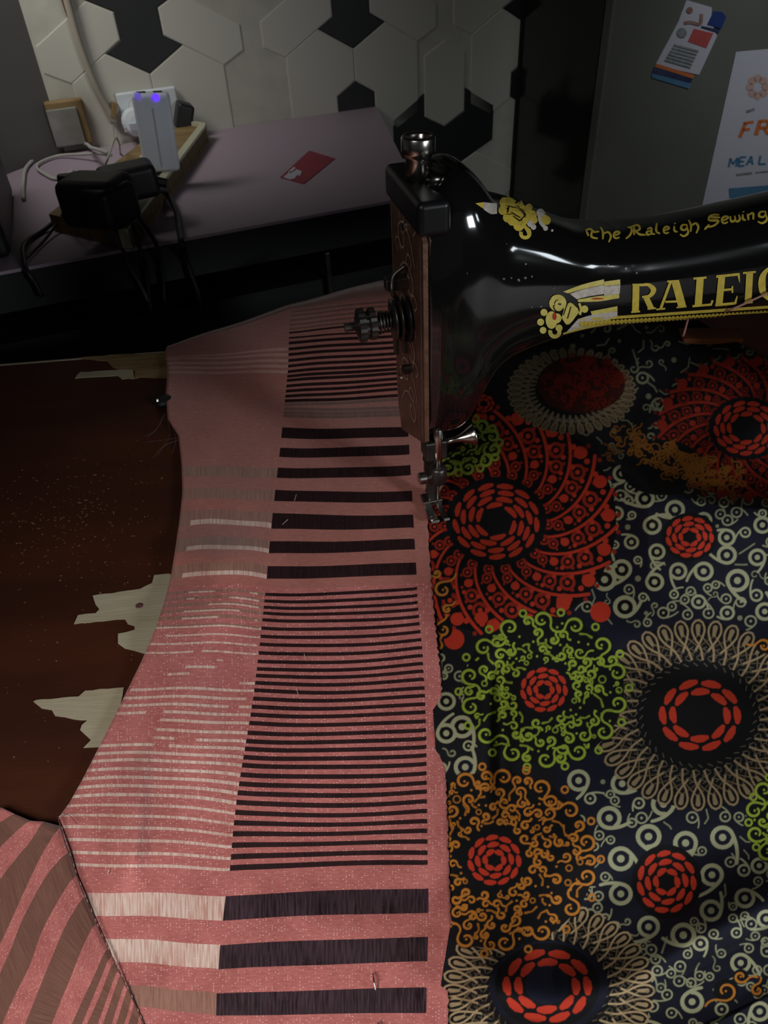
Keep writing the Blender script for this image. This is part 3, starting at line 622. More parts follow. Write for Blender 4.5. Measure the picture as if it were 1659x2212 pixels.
poly_on(b, [[(650, 590), (715, 512), (815, 585)], [(620, 690), (680, 775), (830, 630)]], fa2, L6, n=7)
st(b, [(830, 520), (850, 590), (840, 660)], 26, fa2, L6)
b.build('medallion', M_goldpale, sm)
b = MB()
st(b, arc(585, 560, 60, 200, 20, 8), 14, lambda x, y: on_arm(x, y, .0009), L6); st(b, [(690, 520), (640, 660)], 10, lambda x, y: on_arm(x, y, .0009), L6)
st(b, [(730, 560), (690, 700)], 10, lambda x, y: on_arm(x, y, .0009), L6); st(b, [(520, 870), (550, 830)], 16, lambda x, y: on_arm(x, y, .0009), L6)
b.build('medallion_outline', M_black, sm)
b = MB(); pdisc(b, L6(535, 675), 24/5.53, lambda x, y: on_arm(x, y, .0009), ry=44/5.53); b.build('red_accent', M_redmark, sm); b = MB(); pdisc(b, L6(1050, 465), 70/5.53, lambda x, y: on_arm(x, y, .0008), ry=10/5.53); b.build('red_accent', M_redmark, sm)
def L5(x, y): return (x/5.184+980, y/5.184+380)
b = MB()
for i, (x, y, r) in enumerate([(650, 255, 58), (570, 305, 62), (545, 390, 50), (600, 470, 55), (690, 320, 80), (700, 410, 92), (650, 510, 52), (725, 560, 62), (790, 345, 62), (840, 360, 40), (830, 430, 45), (870, 450, 58), (890, 500, 45), (1030, 505, 52), (1010, 480, 40), (800, 510, 42)]):
    pdisc(b, L5(x, y), r/5.184, lambda a_, c_, k=i: on_arm(a_, c_, .0003+.00002*k), k=12)
st(b, arc(795, 645, 50, -80, 200, 10), 40, fa2, L5); st(b, [(760, 540), (820, 610), (840, 660)], 38, fa2, L5)
poly_on(b, [[(240, 308), (330, 296)], [(300, 350), (335, 372)]], fa, L5, n=5)
b.build('flower_transfer', M_gold, sm)
b = MB()
poly_on(b, [[(332, 296), (410, 305), (480, 310)], [(335, 378), (420, 430), (482, 425)]], fa, L5, n=6)
b.build('silver_leaf', M_silver, sm)
for x, y, r in ((850, 545, 36), (885, 580, 32), (1095, 620, 14)): b = MB(); pdisc(b, L5(x, y), r/5.184, lambda a_, c_: on_arm(a_, c_, .0008), k=12); b.build('silver_petal', M_silver, sm)
b = MB()
for x, y, r in ((965, 425, 46), (1020, 595, 28)): pdisc(b, L5(x, y), r/5.184, lambda a_, c_: on_arm(a_, c_, .0008), k=12)
st(b, [(950, 450), (965, 530), (1030, 600)], 38, lambda a_, c_: on_arm(a_, c_, .0008), L5); st(b, [(960, 400), (1010, 440)], 40, lambda a_, c_: on_arm(a_, c_, .0008), L5)
b.build('silver_petals', M_silver, sm)
b = MB(); fx = lambda a_, c_: on_arm(a_, c_, .0009)
for P in ([(640, 420), (740, 480)], [(700, 340), (800, 460)], [(760, 380), (800, 450)], [(600, 350), (690, 370)], [(660, 460), (740, 520)], [(580, 440), (640, 440)]): st(b, P, 9, fx, L5)
b.build('petal_veins', M_black, sm)
# upper script
def L8(x, y): return (x/3.96+1240, y/3.96+430)
b = MB()
GL = {
 'T': [[(0, .25), (.3, .1), (.55, .35), (.9, .3)], [(.45, .15), (.4, .8), (.8, .95)], [(.05, .3), (.2, .75)]],
 'h': [[(.15, -.1), (.3, .3), (.3, 1)], [(.3, .5), (.7, .35), (.85, .7), (.7, 1.25)]],
 'e': [[(.8, .9), (.3, .95), (.15, .6), (.5, .35), (.85, .5), (.3, .7)]],
 'R': [[(.1, .05), (.3, .2), (.25, .75), (.0, 1.1)], [(.2, .1), (.7, .05), (.75, .35), (.35, .5)], [(.5, .5), (.75, .85), (1.05, .95)], [(.45, .1), (.45, .85)]],
 'a': [[(.2, .45), (.6, .35), (.7, .9), (1, .95)], [(.65, .65), (.2, .7), (.2, .95), (.6, .9)]],
 'l': [[(.3, -.05), (.35, .8), (.8, .95)]],
 'i': [[(.3, .35), (.45, .85), (.85, .9)], [(.4, .08), (.5, .18)]],
 'g': [[(.8, .35), (.3, .35), (.2, .65), (.6, .8), (.8, .4)], [(.75, .5), (.85, 1.1), (.4, 1.35), (.1, 1.15)]],
 'S': [[(.9, .1), (.5, -.05), (.2, .2), (.5, .45), (.85, .6), (.6, .95), (.1, .9)], [(.0, 1.1), (.3, .75)], [(.35, .1), (.95, .35)]],
 'w': [[(.05, .4), (.15, .9), (.5, .8), (.45, .4)], [(.5, .8), (.6, .95), (.95, .8), (.85, .35)]],
 'n': [[(.15, .35), (.25, .95)], [(.2, .5), (.7, .35), (.75, .95)]]}
for ch, x0, x1 in (('T', 95, 225), ('h', 205, 330), ('e', 325, 400), ('R', 440, 600), ('a', 605, 690), ('l', 688, 745), ('e', 755, 822), ('i', 838, 890), ('g', 895, 985), ('h', 960, 1078), ('S', 1112, 1255), ('e', 1250, 1330), ('w', 1330, 1420), ('i', 1425, 1475), ('n', 1470, 1550), ('g', 1558, 1660), ('M', 1720, 1840)):
    if ch not in GL: continue
    for P in GL[ch]:
        pts = []
        for u, w_ in P:
            x = x0+(x1-x0)*u; base = np.interp(x, [95, 300, 600, 1000, 1300, 1660], [345, 352, 318, 285, 212, 172])
            pts.append((x, base - 92*(1-w_)))
        P2 = [L8(*p) for p in pts]; pstroke(b, np.array(smoothline(P2, 9)), np.array([3.2, 5.2, 3.2]), fa2, None)
b.build('script_lettering', M_gold, sm)
# chips in the enamel
M_chip = mat('bare_iron_chip', (.16, .13, .12), .5, .3, noise=(200, .6, (.1, .08, .08))); rs = np.random.RandomState(8)
for (x, y, r) in [(1168, 662, 4), (1148, 663, 3.4), (1149, 597, 3), (1135, 570, 3), (1104, 600, 3), (1352, 580, 4), (1313, 573, 3), (1196, 622, 3), (1094, 527, 1.6), (1009, 590, 2), (967, 494, 3.5), (1088, 602, 4), (1120, 605, 4), (1375, 590, 3), (1135, 600, 5)]:
    k = 7; v = [fa(x+r*rs.uniform(.4, 1)*math.cos(2*math.pi*i/k), y+r*rs.uniform(.4, 1)*math.sin(2*math.pi*i/k)) for i in range(k)]; b = MB(); b.add(v, [tuple(range(k))]); b.build('enamel_chip', M_chip, sm)

# face plate
d0, d1 = -.040, .040
def fpz(d): return .083 + (d+.04)*-.45
pl = []; nS = 14
outl = [(d0, fpz(d0)+.004), (d0+.004, fpz(d0)), (.030, fpz(.03)), (.037, .068), (d1, .080), (d1, .225), (d1-.006, .232), (d0+.006, .232), (d0, .226)]
b = MB(); P = [mp_(-.0005, d, z) for d, z in outl]; b.add(*prism(P, -MA, .003))
fp = b.build('face_plate', M_plate_reflect, sm)
b = MB(); sc_ = lambda d, z: mp_(-.0039, d, z)
def fst(b, pts, w):
    pts = np.array(smoothline(pts, len(pts)*5)); T = np.gradient(pts, axis=0); T /= np.linalg.norm(T, axis=1)[:, None]+1e-9; Nn = np.stack([-T[:, 1], T[:, 0]], 1)*w/2
    n = len(pts); b.add([mp_(-.0040, *p) for p in pts+Nn]+[mp_(-.0040, *p) for p in pts-Nn], [(i, i+1, n+i+1, n+i) for i in range(n-1)])
for k, zz in enumerate(np.linspace(.095, .215, 6)):
    sg = 1 if k % 2 else -1
    fst(b, [(sg*x, zz+y) for x, y in ((-.022, -.010), (-.010, .004), (.006, .008), (.018, 0), (.012, -.009), (.003, -.006), (.004, .001), (.009, .001))], .0016)
    fst(b, [(sg*x, zz+y) for x, y in ((-.02, .008), (-.026, .014), (-.018, .018), (-.012, .012))], .0012)
    fst(b, [(sg*x, zz+y) for x, y in ((.0, .009), (.006, .016), (.014, .014), (.012, .008))], .0012)
for dd in (d0+.004, d1-.004): fst(b, [(dd, .075 if dd > 0 else .088), (dd, .15), (dd, .226)], .0010)
b.build('engraving', M_engrave, fp)
for zz, dd in ((.222, .0), (.10, .026)):
    b = MB(); b.add(*lathe([(.0035, 0), (.0035, .0012), (.0025, .0018)], mp_(-.0035, dd, zz), -MA, 14)); b.build('plate_screw', M_chrome, fp)

# presser bar regulating screw
so = mp_(.0050, .0, .250); kx = 1
prof = [(.0076, -.006), (.0076, .0105), (.0080, .0120), (.0094, .0132), (.0101, .0145), (.0101, .0218), (.0095, .0228), (.0076, .0228), (.0068, .0215), (.0064, .0160), (.0005, .0150)]
b = MB(); b.add(*lathe(prof, so, UP + MA*.02, 40)); b.build('pressure_screw', M_chrome, sm, True)
# tension assembly on the face plate
to = np.array(at_plane(853, 692, mp_(0, -.005, 0), MBk)); to = MO + MA*-.0035 + (to-MO) - MA*((to-MO) @ MA)
tn = -MA
b = MB(); b.add(*lathe([(.004, 0), (.004, .036), (.0028, .0365), (.0028, .044)], to, tn, 14)); tst = b.build('tension_stud', M_steel, sm)
for k, (h, r) in enumerate(((.001, .0155), (.006, .0145), (.0095, .0145))):
    b = MB(); b.add(*lathe([(r*.6, h), (r, h+.0008), (r*.97, h+.0018), (r*.5, h+.003)] if k < 2 else [(r*.5, h), (r*.97, h+.001), (r, h+.002), (r*.6, h+.003)], to, tn, 28)); b.build('tension_disc', M_steel if k else M_blackm, tst, True)
b = MB(); hel = [to + tn*(.013+.009*t) + (np.array(MBk)*math.cos(t*2*math.pi*4) + UP*math.sin(t*2*math.pi*4))*(.0062+.001*t) for t in np.linspace(0, 1, 60)]; b.add(*tube(hel, .0007, 5, 120)); b.build('tension_spring', M_steel, tst, True)
pn = []; 
for h, r in ((.023, .008), (.0235, .0105), (.0275, .0105), (.028, .0085), (.030, .0085), (.0305, .0110), (.035, .0110), (.036, .0070), (.037, .0045)): pn.append((r, h))
b = MB(); vv, fff = lathe(pn, to, tn, 32)
vv = [np.array(q) for q in vv]
for i in range(len(vv)):
    if i % 2: 
        rel = vv[i]-to; ax = tn*(rel@tn); vv[i] = to+ax+(rel-ax)*.93
b.add(vv, fff); b.build('tension_nut', M_steel, tst)
b = MB(); b.add(*tube([to+tn*.008+UP*.014, to+tn*.012+UP*.022-MBk*.004, to+tn*.010+UP*.030, to+tn*.002+UP*.036], .0016)); b.build('check_spring', M_steel, tst, True)
b = MB(); b.add(*obox(to+tn*.007+UP*.024+MBk*.004, MA, MBk, UP, .008, .004, .004, .001)); b.build('thread_guide', M_steel, tst)
for k in (0, 1): 
    b = MB(); b.add(*obox(to+tn*(.004+.006*k)-UP*.018, MA, MBk, UP, .0014, .003, .006, .0005)); b.build('tension_lug', M_steel, tst)
tg = np.array(at_plane(850, 802, mp_(0, -.005, 0), MBk)); tg = MO + MA*-.006 + (tg-MO) - MA*((tg-MO) @ MA)
b = MB(); b.add(*lathe([(.003, -.004), (.0035, 0), (.0035, .003), (.002, .004)], tg, tn, 12)); b.build('guide_stud', M_steel, sm)
# needle bar, presser bar, clamp, foot
b = MB(); b.add(*lathe([(.0033, .032), (.0033, .10)], mp_(.0125, -.018, 0), UP, 16)); b.build('needle_bar', M_chrome, sm, True)
b = MB(); b.add(*lathe([(.0036, .022), (.0036, .10)], mp_(.0110, .004, 0), UP, 16)); b.build('presser_bar', M_steel, sm, True)
b = MB(); b.add(*lathe([(.0045, .030), (.0066, .032), (.0066, .044), (.005, .046)], mp_(.0125, -.018, 0), UP, 18)); ncl = b.build('needle_clamp', M_steel, sm, True)
b = MB(); b.add(*lathe([(.0022, 0), (.0022, .004)], mp_(.007, -.019, .038), -MA, 12)); b.add(*lathe([(.003, .004), (.0048, .0045), (.0048, .0095), (.003, .0105)], mp_(.007, -.019, .038), -MA, 18)); b.build('clamp_screw', M_chrome, ncl)
b = MB(); b.add(*lathe([(.0007, .006), (.0009, .034)], mp_(.0125, -.018, 0), UP, 8)); b.build('needle', M_chrome, sm)
cy = np.array(at_plane(930, 970, mp_(0, -.02, 0), MBk)); cz = cy[2]
b = MB(); b.add(*obox(mp_(.011, -.012, cz-.004), MA, MBk, UP, .0085, .008, .0085, .002)); pcl = b.build('presser_clamp', M_steel, sm)
b = MB(); b.add(*lathe([(.0018, .0), (.0020, .010), (.0030, .015), (.0068, .022), (.0082, .0245), (.0082, .0255), (.003, .026)], mp_(.0165, -.014, cz-.001), MA*.98+UP*.1, 20)); b.build('thumb_screw', M_chrome, pcl, True)
b = MB(); b.add(*obox(mp_(.010, -.012, .020), MA, MBk, UP, .0045, .004, .013, .0012)); fsh = b.build('foot_shank', M_steel, sm)
for sx, hw in ((.0045, .0030), (.0135, .0022)):
    b = MB(); P = [(-.006, .0062), (.010, .0062), (.012, .0075), (.012, .0088), (.004, .0080), (-.006, .0080)]
    P = [(-.040, .0095), (-.036, .0066), (-.010, .0060), (-.010, .0078), (-.034, .0082), (-.039, .0110)]
    b.add(*prism([mp_(sx-hw, d, z) for d, z in P], MA, hw*2)); b.build('foot_toe', M_steel, fsh)
b = MB(); b.add(*obox(mp_(.0088, -.012, .0095), MA, MBk, UP, .0078, .006, .003, .0012)); b.build('foot_bridge', M_chrome, fsh)
b = MB(); b.add(*lathe([(.0018, 0), (.0022, .001), (.001, .002)], mp_(.003, -.035, .0095), UP-MBk*.5, 10)); b.build('toe_screw', M_chrome, fsh)
# thread across the arm
tp = [on_arm(x, y, o_) for x, y, o_ in ((1700, 606, .004), (1640, 634, .003), (1580, 660, .003), (1520, 688, .003), (1488, 708, .003))]
b = MB(); b.add(*tube(tp + [tp[-1]+np.array([-.004, .0, -.02])], .0008, 6)); tag(b.build('thread', M_thread, None, True), 'pink sewing thread slanting across the beaded band under the gold lettering', 'thread')
# wooden block behind the machine
q0, q1 = at_z(1462, 800, 0.0), at_z(1592, 800, 0.0); wd_ = q1-q0; wl_ = np.linalg.norm(wd_); wd_ /= wl_; wn_ = np.array([-wd_[1], wd_[0], 0])
zt_ = at_plane(1530, 735, q0, wn_)[2]; wp = (q0+q1)/2
t = thing('wooden_block', (wp[0], wp[1]+.02, 0), 'small orange-brown wooden block behind the patterned cloth under the arm', 'block')
b = MB(); b.add(*obox(wp + wn_*.014 + UP*(zt_/2+.0004), wd_, wn_, UP, wl_/2, .012, zt_/2, .002)); b.build('block_body', M_orangewood, t)

# ------------------------------------------------------------------ striped pink cloth
Lb = [(745, 362), (760, 356), (800, 362), (850, 358), (905, 362), (940, 385), (1000, 392), (1060, 394), (1120, 388), (1190, 378), (1240, 370), (1300, 355), (1360, 335), (1430, 305), (1500, 270), (1590, 225), (1680, 180), (1735, 150), (1765, 128), (1880, 165), (1975, 200), (2060, 240), (2140, 280), (2212, 312), (2270, 336)]
Sb = [(655, 633), (700, 625), (800, 622), (900, 612), (970, 605), (1030, 598), (1100, 590), (1180, 582), (1240, 577), (1290, 572), (1400, 560), (1500, 548), (1570, 537), (1640, 525), (1720, 512), (1800, 503), (1875, 497), (1940, 487), (2000, 480), (2060, 474), (2150, 468), (2270, 464)]
Db = [(598, 846), (700, 868), (900, 880), (1000, 886), (1060, 890), (1140, 894), (1240, 900), (1300, 902), (1400, 912), (1500, 918), (1600, 921), (1870, 924), (1950, 926), (2270, 919)]
Rb = [(598, 850), (700, 884), (900, 905), (1000, 915), (1100, 923), (1160, 925), (1250, 931), (1350, 940), (1420, 947), (1500, 955), (1600, 959), (1750, 966), (1900, 971), (2000, 976), (2100, 968), (2270, 968)]
def crv(t, y): a = np.array(t); return np.interp(y, a[:, 0], a[:, 1])
bands = []   # (yS_top, yS_bot, yR_top, yR_bot, kind)
top_c = [673, 682, 692, 702, 711, 719, 730, 741, 754, 766, 779, 791, 803, 813, 822, 834, 845, 856, 866, 874, 883, 891, 898]
for c in top_c:
    r = c - (16 if c > 720 else 24) + (10 if c > 880 else 0) + (4 if c > 860 else 0); h = 3.2 if c > 730 else 2.0
    bands.append((c-h, c+h, r-h, r+h, 'faint' if (c < 715 or c > 870) else 'thin'))
for q in ((923, 946, 922, 943), (967, 987, 960, 981), (1010, 1032, 1004, 1026), (1058, 1082, 1060, 1083), (1108, 1142, 1112, 1140), (1169, 1195, 1164, 1187), (1223, 1250, 1215, 1241)): bands.append((*q, 'mid'))
lz = [278, 325, 370, 412, 460, 520, 578, 635, 697, 758, 812, 860, 912, 965, 1025, 1083, 1140, 1200, 1270, 1330, 1385, 1445, 1502, 1570, 1635, 1700, 1768, 1840, 1915]
rz = [235, 285, 335, 383, 435, 487, 545, 603, 660, 717, 775, 830, 888, 950, 1005, 1065, 1122, 1187, 1250, 1310, 1370, 1430, 1492, 1560, 1628, 1692, 1762, 1832, 1905]
lc = [1200+v_/3.318 for v_ in lz] + [1801, 1826, 1851, 1875]; rc = [1200+v_/3.318 for v_ in rz] + [1795, 1818, 1842, 1863]
for i, (a_, c_) in enumerate(zip(lc, rc)):
    h = 3.3 + 2.9*(i/32)**1.2; h2 = 3.2 + 1.9*(i/32); bands.append((a_-h, a_+h, c_-h2, c_+h2, 'line'))
for q in ((1936, 1989, 1919, 1972), (2042, 2094, 2024, 2077), (2146, 2194, 2133, 2188)): bands.append((*q, 'big'))
# row boundaries
rows_ = [(655, 599)]; kinds = []
def fill(a, c, kind, step=12):
    n = max(1, int(round((c[0]-a[0])/step)))
    for i in range(1, n+1): rows_.append((a[0]+(c[0]-a[0])*i/n, a[1]+(c[1]-a[1])*i/n)); kinds.append(kind)
cur = (655, 599)
for bi, (a0_, a1_, r0_, r1_, k_) in enumerate(bands):
    fill(cur, (a0_, r0_), 'gap%d' % bi); fill((a0_, r0_), (a1_, r1_), '%s%d' % (k_, bi), 3.2 if k_ == 'line' else (6 if k_ in ('thin', 'faint') else 10)); cur = (a1_, r1_)
fill(cur, (2270, 2262), 'gap99')
NLc, NDc, NMc = 40, 40, 6
def zc_pink(x, y):
    """height of the pink cloth over the table where it appears at pixel x, y"""
    z = .0050 + 0*x
    z = z + .055*np.clip((x-380)/470, 0, 1)**1.2*np.clip((860-y)/240, 0, 1)**1.1               # gathered up behind the head
    z = z + .012*np.exp(-((x-y*-.25-880)/150)**2)*np.exp(-((y-1230)/120)**2)*np.clip((620-x)/150, 0, 1)  # soft hump of the light half
    z = z + .006*np.exp(-((x-(300+(y-1700)*-.1))/26)**2)*np.clip((y-1560)/120, 0, 1)*np.clip((1930-y)/80, 0, 1)     # a crease
    z = z + .0018*np.sin(x/46+y/260)*np.clip((y-950)/300, 0, 1) + .0012*np.sin(y/75+x/120)
    z = z + .004*np.exp(-((x-430)/60)**2)*np.clip((y-1250)/100, 0, 1)*np.clip((1700-y)/150, 0, 1)
    z = z + .0035*np.sin((y-1120-x*.1)/26)*np.exp(-((y-1170)/110)**2)*np.clip((600-x)/120, 0, 1)
    z = z + .0032*np.sin((x*.9-y*.35)/38)*np.exp(-((y-1480)/260)**2)*np.clip((540-x)/200, 0, 1)
    return np.maximum(z, .0042)
PV = []; UVs = []; nr = len(rows_)
for (yS, yR) in rows_:
    yy = yS
    xL, xS = crv(Lb, max(yy, 745)), crv(Sb, yy); xD, xR = crv(Db, yR), crv(Rb, yR)
    yL = np.interp(yy, [655, 700, 766, 812, 900, 1060, 1150, 1250, 1300, 1413, 1500, 1600, 1737, 1790, 1876, 1937, 2050, 2150, 2270], [747, 762, 776, 812, 893, 1056, 1146, 1255, 1300, 1412, 1497, 1592, 1724, 1772, 1866, 1929, 2034, 2132, 2250])
    xL = crv(Lb, yL)
    hump = np.interp(yy, [655, 900, 1060, 1140, 1250, 1400, 1600, 1737, 1880, 1940, 2270], [0, 0, 0, -8, -12, -4, -3, -12, -2, -3, 0])
    sag = np.interp(yy, [655, 800, 900, 1000, 1250, 1300, 1420, 1600, 1750, 1850, 1990, 2270], [0, -2, 3, 4, 2, 7, 9, 6, 9, -3, -4, 1])
    row = []
    for i in range(NLc):
        t = i/NLc; x = xL+(xS-xL)*t; row.append((x, yL+(yS-yL)*t + hump*math.sin(math.pi*t) + 1.3*math.sin(t*9+yy*.013)))
    for i in range(NDc):
        t = i/NDc; x = xS+(xD-xS)*t; row.append((x, yS+(yR-yS)*t + sag*4*t*(1-t)*(1-.25*t) + .8*math.sin(t*7+yy*.02)*min(1, 6*t)))
    for i in range(NMc+1):
        t = i/NMc; x = xD+(xR-xD)*t + (1.6*math.sin(yy*.35)+1.0*math.sin(yy*.83) if i == NMc else 0); row.append((x, yR - 4*t*(1 if yy > 1000 else 0)))
    PV.append(row)
PV = np.array(PV); nc = PV.shape[1]
zp = zc_pink(PV[..., 0], PV[..., 1]); Pw = at_z(PV[..., 0], PV[..., 1], zp)
mats_p = [M_pink, M_pinkplain, M_tan, M_dark, M_darkbig, M_white, M_brown, M_light]
faces = []; fm = []
rs = np.random.RandomState(5)
for r in range(nr-1):
    k = kinds[r]; kk = k.rstrip('0123456789'); idx = int(k[len(kk):]); y = rows_[r][0]
    up_plain = y < 1262
    for c in range(nc-1):
        zone = 0 if c < NLc else (1 if c < NLc+NDc else 2)
        m = 1 if up_plain else 0
        if zone == 1:
            if kk in ('thin', 'mid', 'line'): m = 3
            elif kk == 'big': m = 4
            elif kk == 'faint': m = 6
        elif zone == 0:
            t = c/NLc
            if kk == 'line':
                i = idx-30
                # light weft lines, dying out over parts of the cloth
                g = math.sin(idx*1.7+t*5)*.5 + math.sin(t*11+idx)*.3
                quiet = (9 <= i <= 12) or (i in (17, 18, 19) and t < .35)
                half = rows_[r][0] > bands[idx][0]+.28*(bands[idx][1]-bands[idx][0])
                w1 = (i < 5 and .2 < t < .95 and g > -.2) or (5 <= i <= 21 and not quiet and g > -.62) or (9 <= i <= 12 and g > .45)
                if i > 21: m = 5 if half else 0
                elif half: m = 5 if w1 else (2 if i < 6 else 0)
                else: m = 2 if i < 6 else 0
            elif kk == 'mid' and idx >= 25:
                last = rows_[r+1][0] >= bands[idx][1]-.1
                m = 5 if (last and idx > 26 and .12 < t) else 2
            elif kk == 'big': m = {63: 5, 64: 5, 65: 2}.get(idx, 5)
            elif kk == 'thin' and 7 <= idx <= 12 and rs.rand() < .0: m = 5
            elif kk == 'thin' and idx in (8, 9, 10, 11, 12): m = 7
        faces.append((r*nc+c, r*nc+c+1, (r+1)*nc+c+1, (r+1)*nc+c)); fm.append(m)
pc = thing('striped_cloth', tuple(at_z(700, 1500, 0)), 'pink woven cloth with dark aubergine and cream stripes under the presser foot', 'cloth')
def clothmesh(name, V, UV, faces, fm, mats, parent, thick=.0007):
    o = mesh(name, V, faces, mats, None, True, fm); me = o.data
    uvl = me.uv_layers.new(name='UVMap'); li = np.zeros(len(me.loops), np.int32); me.loops.foreach_get('vertex_index', li)
    uvl.data.foreach_set('uv', np.asarray(UV, np.float32)[li].ravel()); adopt(parent, o)
    s = o.modifiers.new('thickness', 'SOLIDIFY'); s.thickness = thick; s.offset = -1
    return o
UVp = np.stack([(PV[..., 0]-400)/100, -PV[..., 1]/100], -1).reshape(-1, 2)
clothmesh('main_panel', Pw.reshape(-1, 3), UVp, [f_[::-1] for f_ in faces], fm, mats_p, pc)
# side panel with the stripes on the slant
def E5(P): return [(x/2.765, y/2.765+1650) for x, y in P]
edges = [E5(e) for e in (
 [(-5, 260), (-90, 290), (-180, 340)], [(75, 300), (0, 350), (-180, 470)], [(170, 340), (80, 420), (0, 500), (-180, 720)], [(250, 345), (190, 450), (100, 560), (0, 690), (-180, 950)],
 [(352, 372), (240, 560), (150, 750), (60, 950), (0, 1080), (-150, 1420)], [(405, 520), (290, 650), (200, 800), (120, 960), (60, 1120), (0, 1250), (-100, 1500)],
 [(445, 660), (340, 830), (250, 1000), (180, 1200), (90, 1380), (20, 1540), (-40, 1700)], [(500, 785), (400, 950), (300, 1180), (220, 1380), (150, 1554), (90, 1700)],
 [(565, 950), (500, 1080), (420, 1280), (350, 1450), (310, 1554), (260, 1700)], [(635, 1100), (560, 1270), (480, 1440), (430, 1554), (380, 1700)],
 [(655, 1150), (590, 1310), (520, 1480), (490, 1554), (440, 1700)], [(672, 1185), (610, 1350), (545, 1500), (520, 1554), (470, 1700)],
 [(700, 1230), (640, 1400), (585, 1554), (540, 1700)], [(716, 1255), (660, 1420), (615, 1554), (575, 1700)], [(745, 1310), (700, 1450), (668, 1554), (630, 1700)], [(762, 1335), (720, 1470), (695, 1554), (660, 1700)],
 [(790, 1385), (760, 1500), (742, 1554), (710, 1700)], [(805, 1410), (780, 1510), (765, 1554), (735, 1700)], [(840, 1470), (822, 1554), (790, 1700)], [(855, 1495), (845, 1554), (815, 1700)], [(925, 1620), (915, 1660), (905, 1700)])]
NB = 22
EP = np.array([smoothline(e, NB) for e in edges])
rowsE = []; fmE = []
for i in range(len(EP)-1):
    n = 3 if i < 9 else 2
    for j in range(n): rowsE.append(EP[i]*(1-j/n)+EP[i+1]*j/n); fmE.append(0 if i % 2 == 0 else 6)
rowsE.append(EP[-1]); RE = np.array(rowsE); RE[:, 0, 0] += 5
ze = .0052 + .0030*np.sin((RE[..., 0]+RE[..., 1]*.3)/55)*np.minimum(np.arange(NB)/5., 1)
seamP = at_z(RE[:, 0, 0], RE[:, 0, 1], .0052)
Vw = at_z(RE[..., 0], RE[..., 1], ze); 
uvE = np.stack([np.tile(np.arange(NB)*.22, (len(RE), 1)), np.cumsum(np.r_[0, np.linalg.norm(np.diff(RE[:, 5], axis=0), axis=1)])[:, None].repeat(NB, 1)/100], -1)
fe = []; fme = []
for r in range(len(RE)-1):
    for c in range(NB-1): fe.append((r*NB+c, r*NB+c+1, (r+1)*NB+c+1, (r+1)*NB+c)); fme.append(fmE[r])
clothmesh('slanted_panel', Vw.reshape(-1, 3), uvE.reshape(-1, 2), fe, fme, mats_p, pc)
sp_ = [(126, 1763), (140, 1815), (158, 1868), (181, 1930), (202, 1978), (224, 2028), (243, 2066), (262, 2106), (282, 2146), (312, 2214), (334, 2260)]
b = MB(); b.add(*tube([at_z(x-1, y, .0070) for x, y in sp_], .00034, 6)); b.build('seam', M_seam, pc, True)
b = MB()
for i in range(46):
    t = i/46; k = t*(len(sp_)-1); j = int(k); u = k-j; x = sp_[j][0]*(1-u)+sp_[j+1][0]*u; y = sp_[j][1]*(1-u)+sp_[j+1][1]*u
    if i % 5 in (1, 3): continue
    b.add(*tube([at_z(x+1, y, .0074), at_z(x+3, y+6, .0074)], .00013, 4, 3))
o = b.build('seam_stitches', M_threadw, pc)
# loose threads at the raw edge
b = MB(); rs = np.random.RandomState(2)
for P in ([(358, 893), (335, 930), (318, 945)], [(352, 900), (330, 935), (310, 942)], [(385, 950), (352, 965), (330, 990)], [(390, 945), (358, 950), (318, 955)], [(362, 905), (366, 940), (340, 985)], [(372, 920), (380, 950), (372, 980)], [(168, 1780), (140, 1760), (130, 1772)]):
    b = MB(); b.add(*tube([at_z(x, y, .002+.003*i) for i, (x, y) in enumerate(P[::-1])], .00016, 4, 10)); b.build('loose_thread', M_fluff, pc)
b = MB()
for P in ([(640, 1068), (636, 1082)], [(610, 1133), (622, 1122)], [(657, 1412), (660, 1424)], [(640, 1484), (644, 1500)], [(204, 1994), (192, 2028)], [(232, 1888), (236, 1878)]):
    b = MB(); b.add(*tube([at_z(P[0][0], P[0][1], zc_pink(*np.array(P[0], float))+.0008), at_z(P[1][0], P[1][1], zc_pink(*np.array(P[1], float))+.0016)], .00022, 4, 4)); b.build('thread_end', M_threadw, pc)
pn_ = thing('sewing_pin', tuple(at_z(807, 2085, .008)), 'steel pin stuck in the pink cloth above the lowest dark stripe', 'pin')
b = MB(); b.add(*tube([at_z(804, 2104, .0075), at_z(807, 2120, .0105), at_z(811, 2139, .0085)], .00045, 6, 12)) if False else b
b = MB(); b.add(*tube([at_z(806, 2103, .0072), at_z(808, 2120, .0088), at_z(811, 2140, .0072)], .00042, 6, 12)); b.build('shaft', M_chrome, pn_, True)
b = MB(); b.add(*tube([at_z(817, 2209, .0072), at_z(819, 2225, .0085)], .00042, 6, 6)); b.build('shaft', M_chrome, pn_, True)
# dark knob peeping out at the edge of the cloth
kp = at_z(348, 872, 0)
t = thing('table_catch', (kp[0], kp[1], 0), 'small black catch on the table at the edge of the pink cloth', 'catch')
b = MB(); b.add(*lathe([(.009, .0004), (.010, .003), (.008, .006), (.003, .007)], (kp[0]+.004, kp[1], 0), UP, 18)); b.build('knob', M_plasticb, t, True)
b = MB(); b.add(*lathe([(.002, 0), (.001, .0015)], (kp[0]-.001, kp[1]-.004, .0062), UP, 10)); b.build('rivet', M_chrome, t)

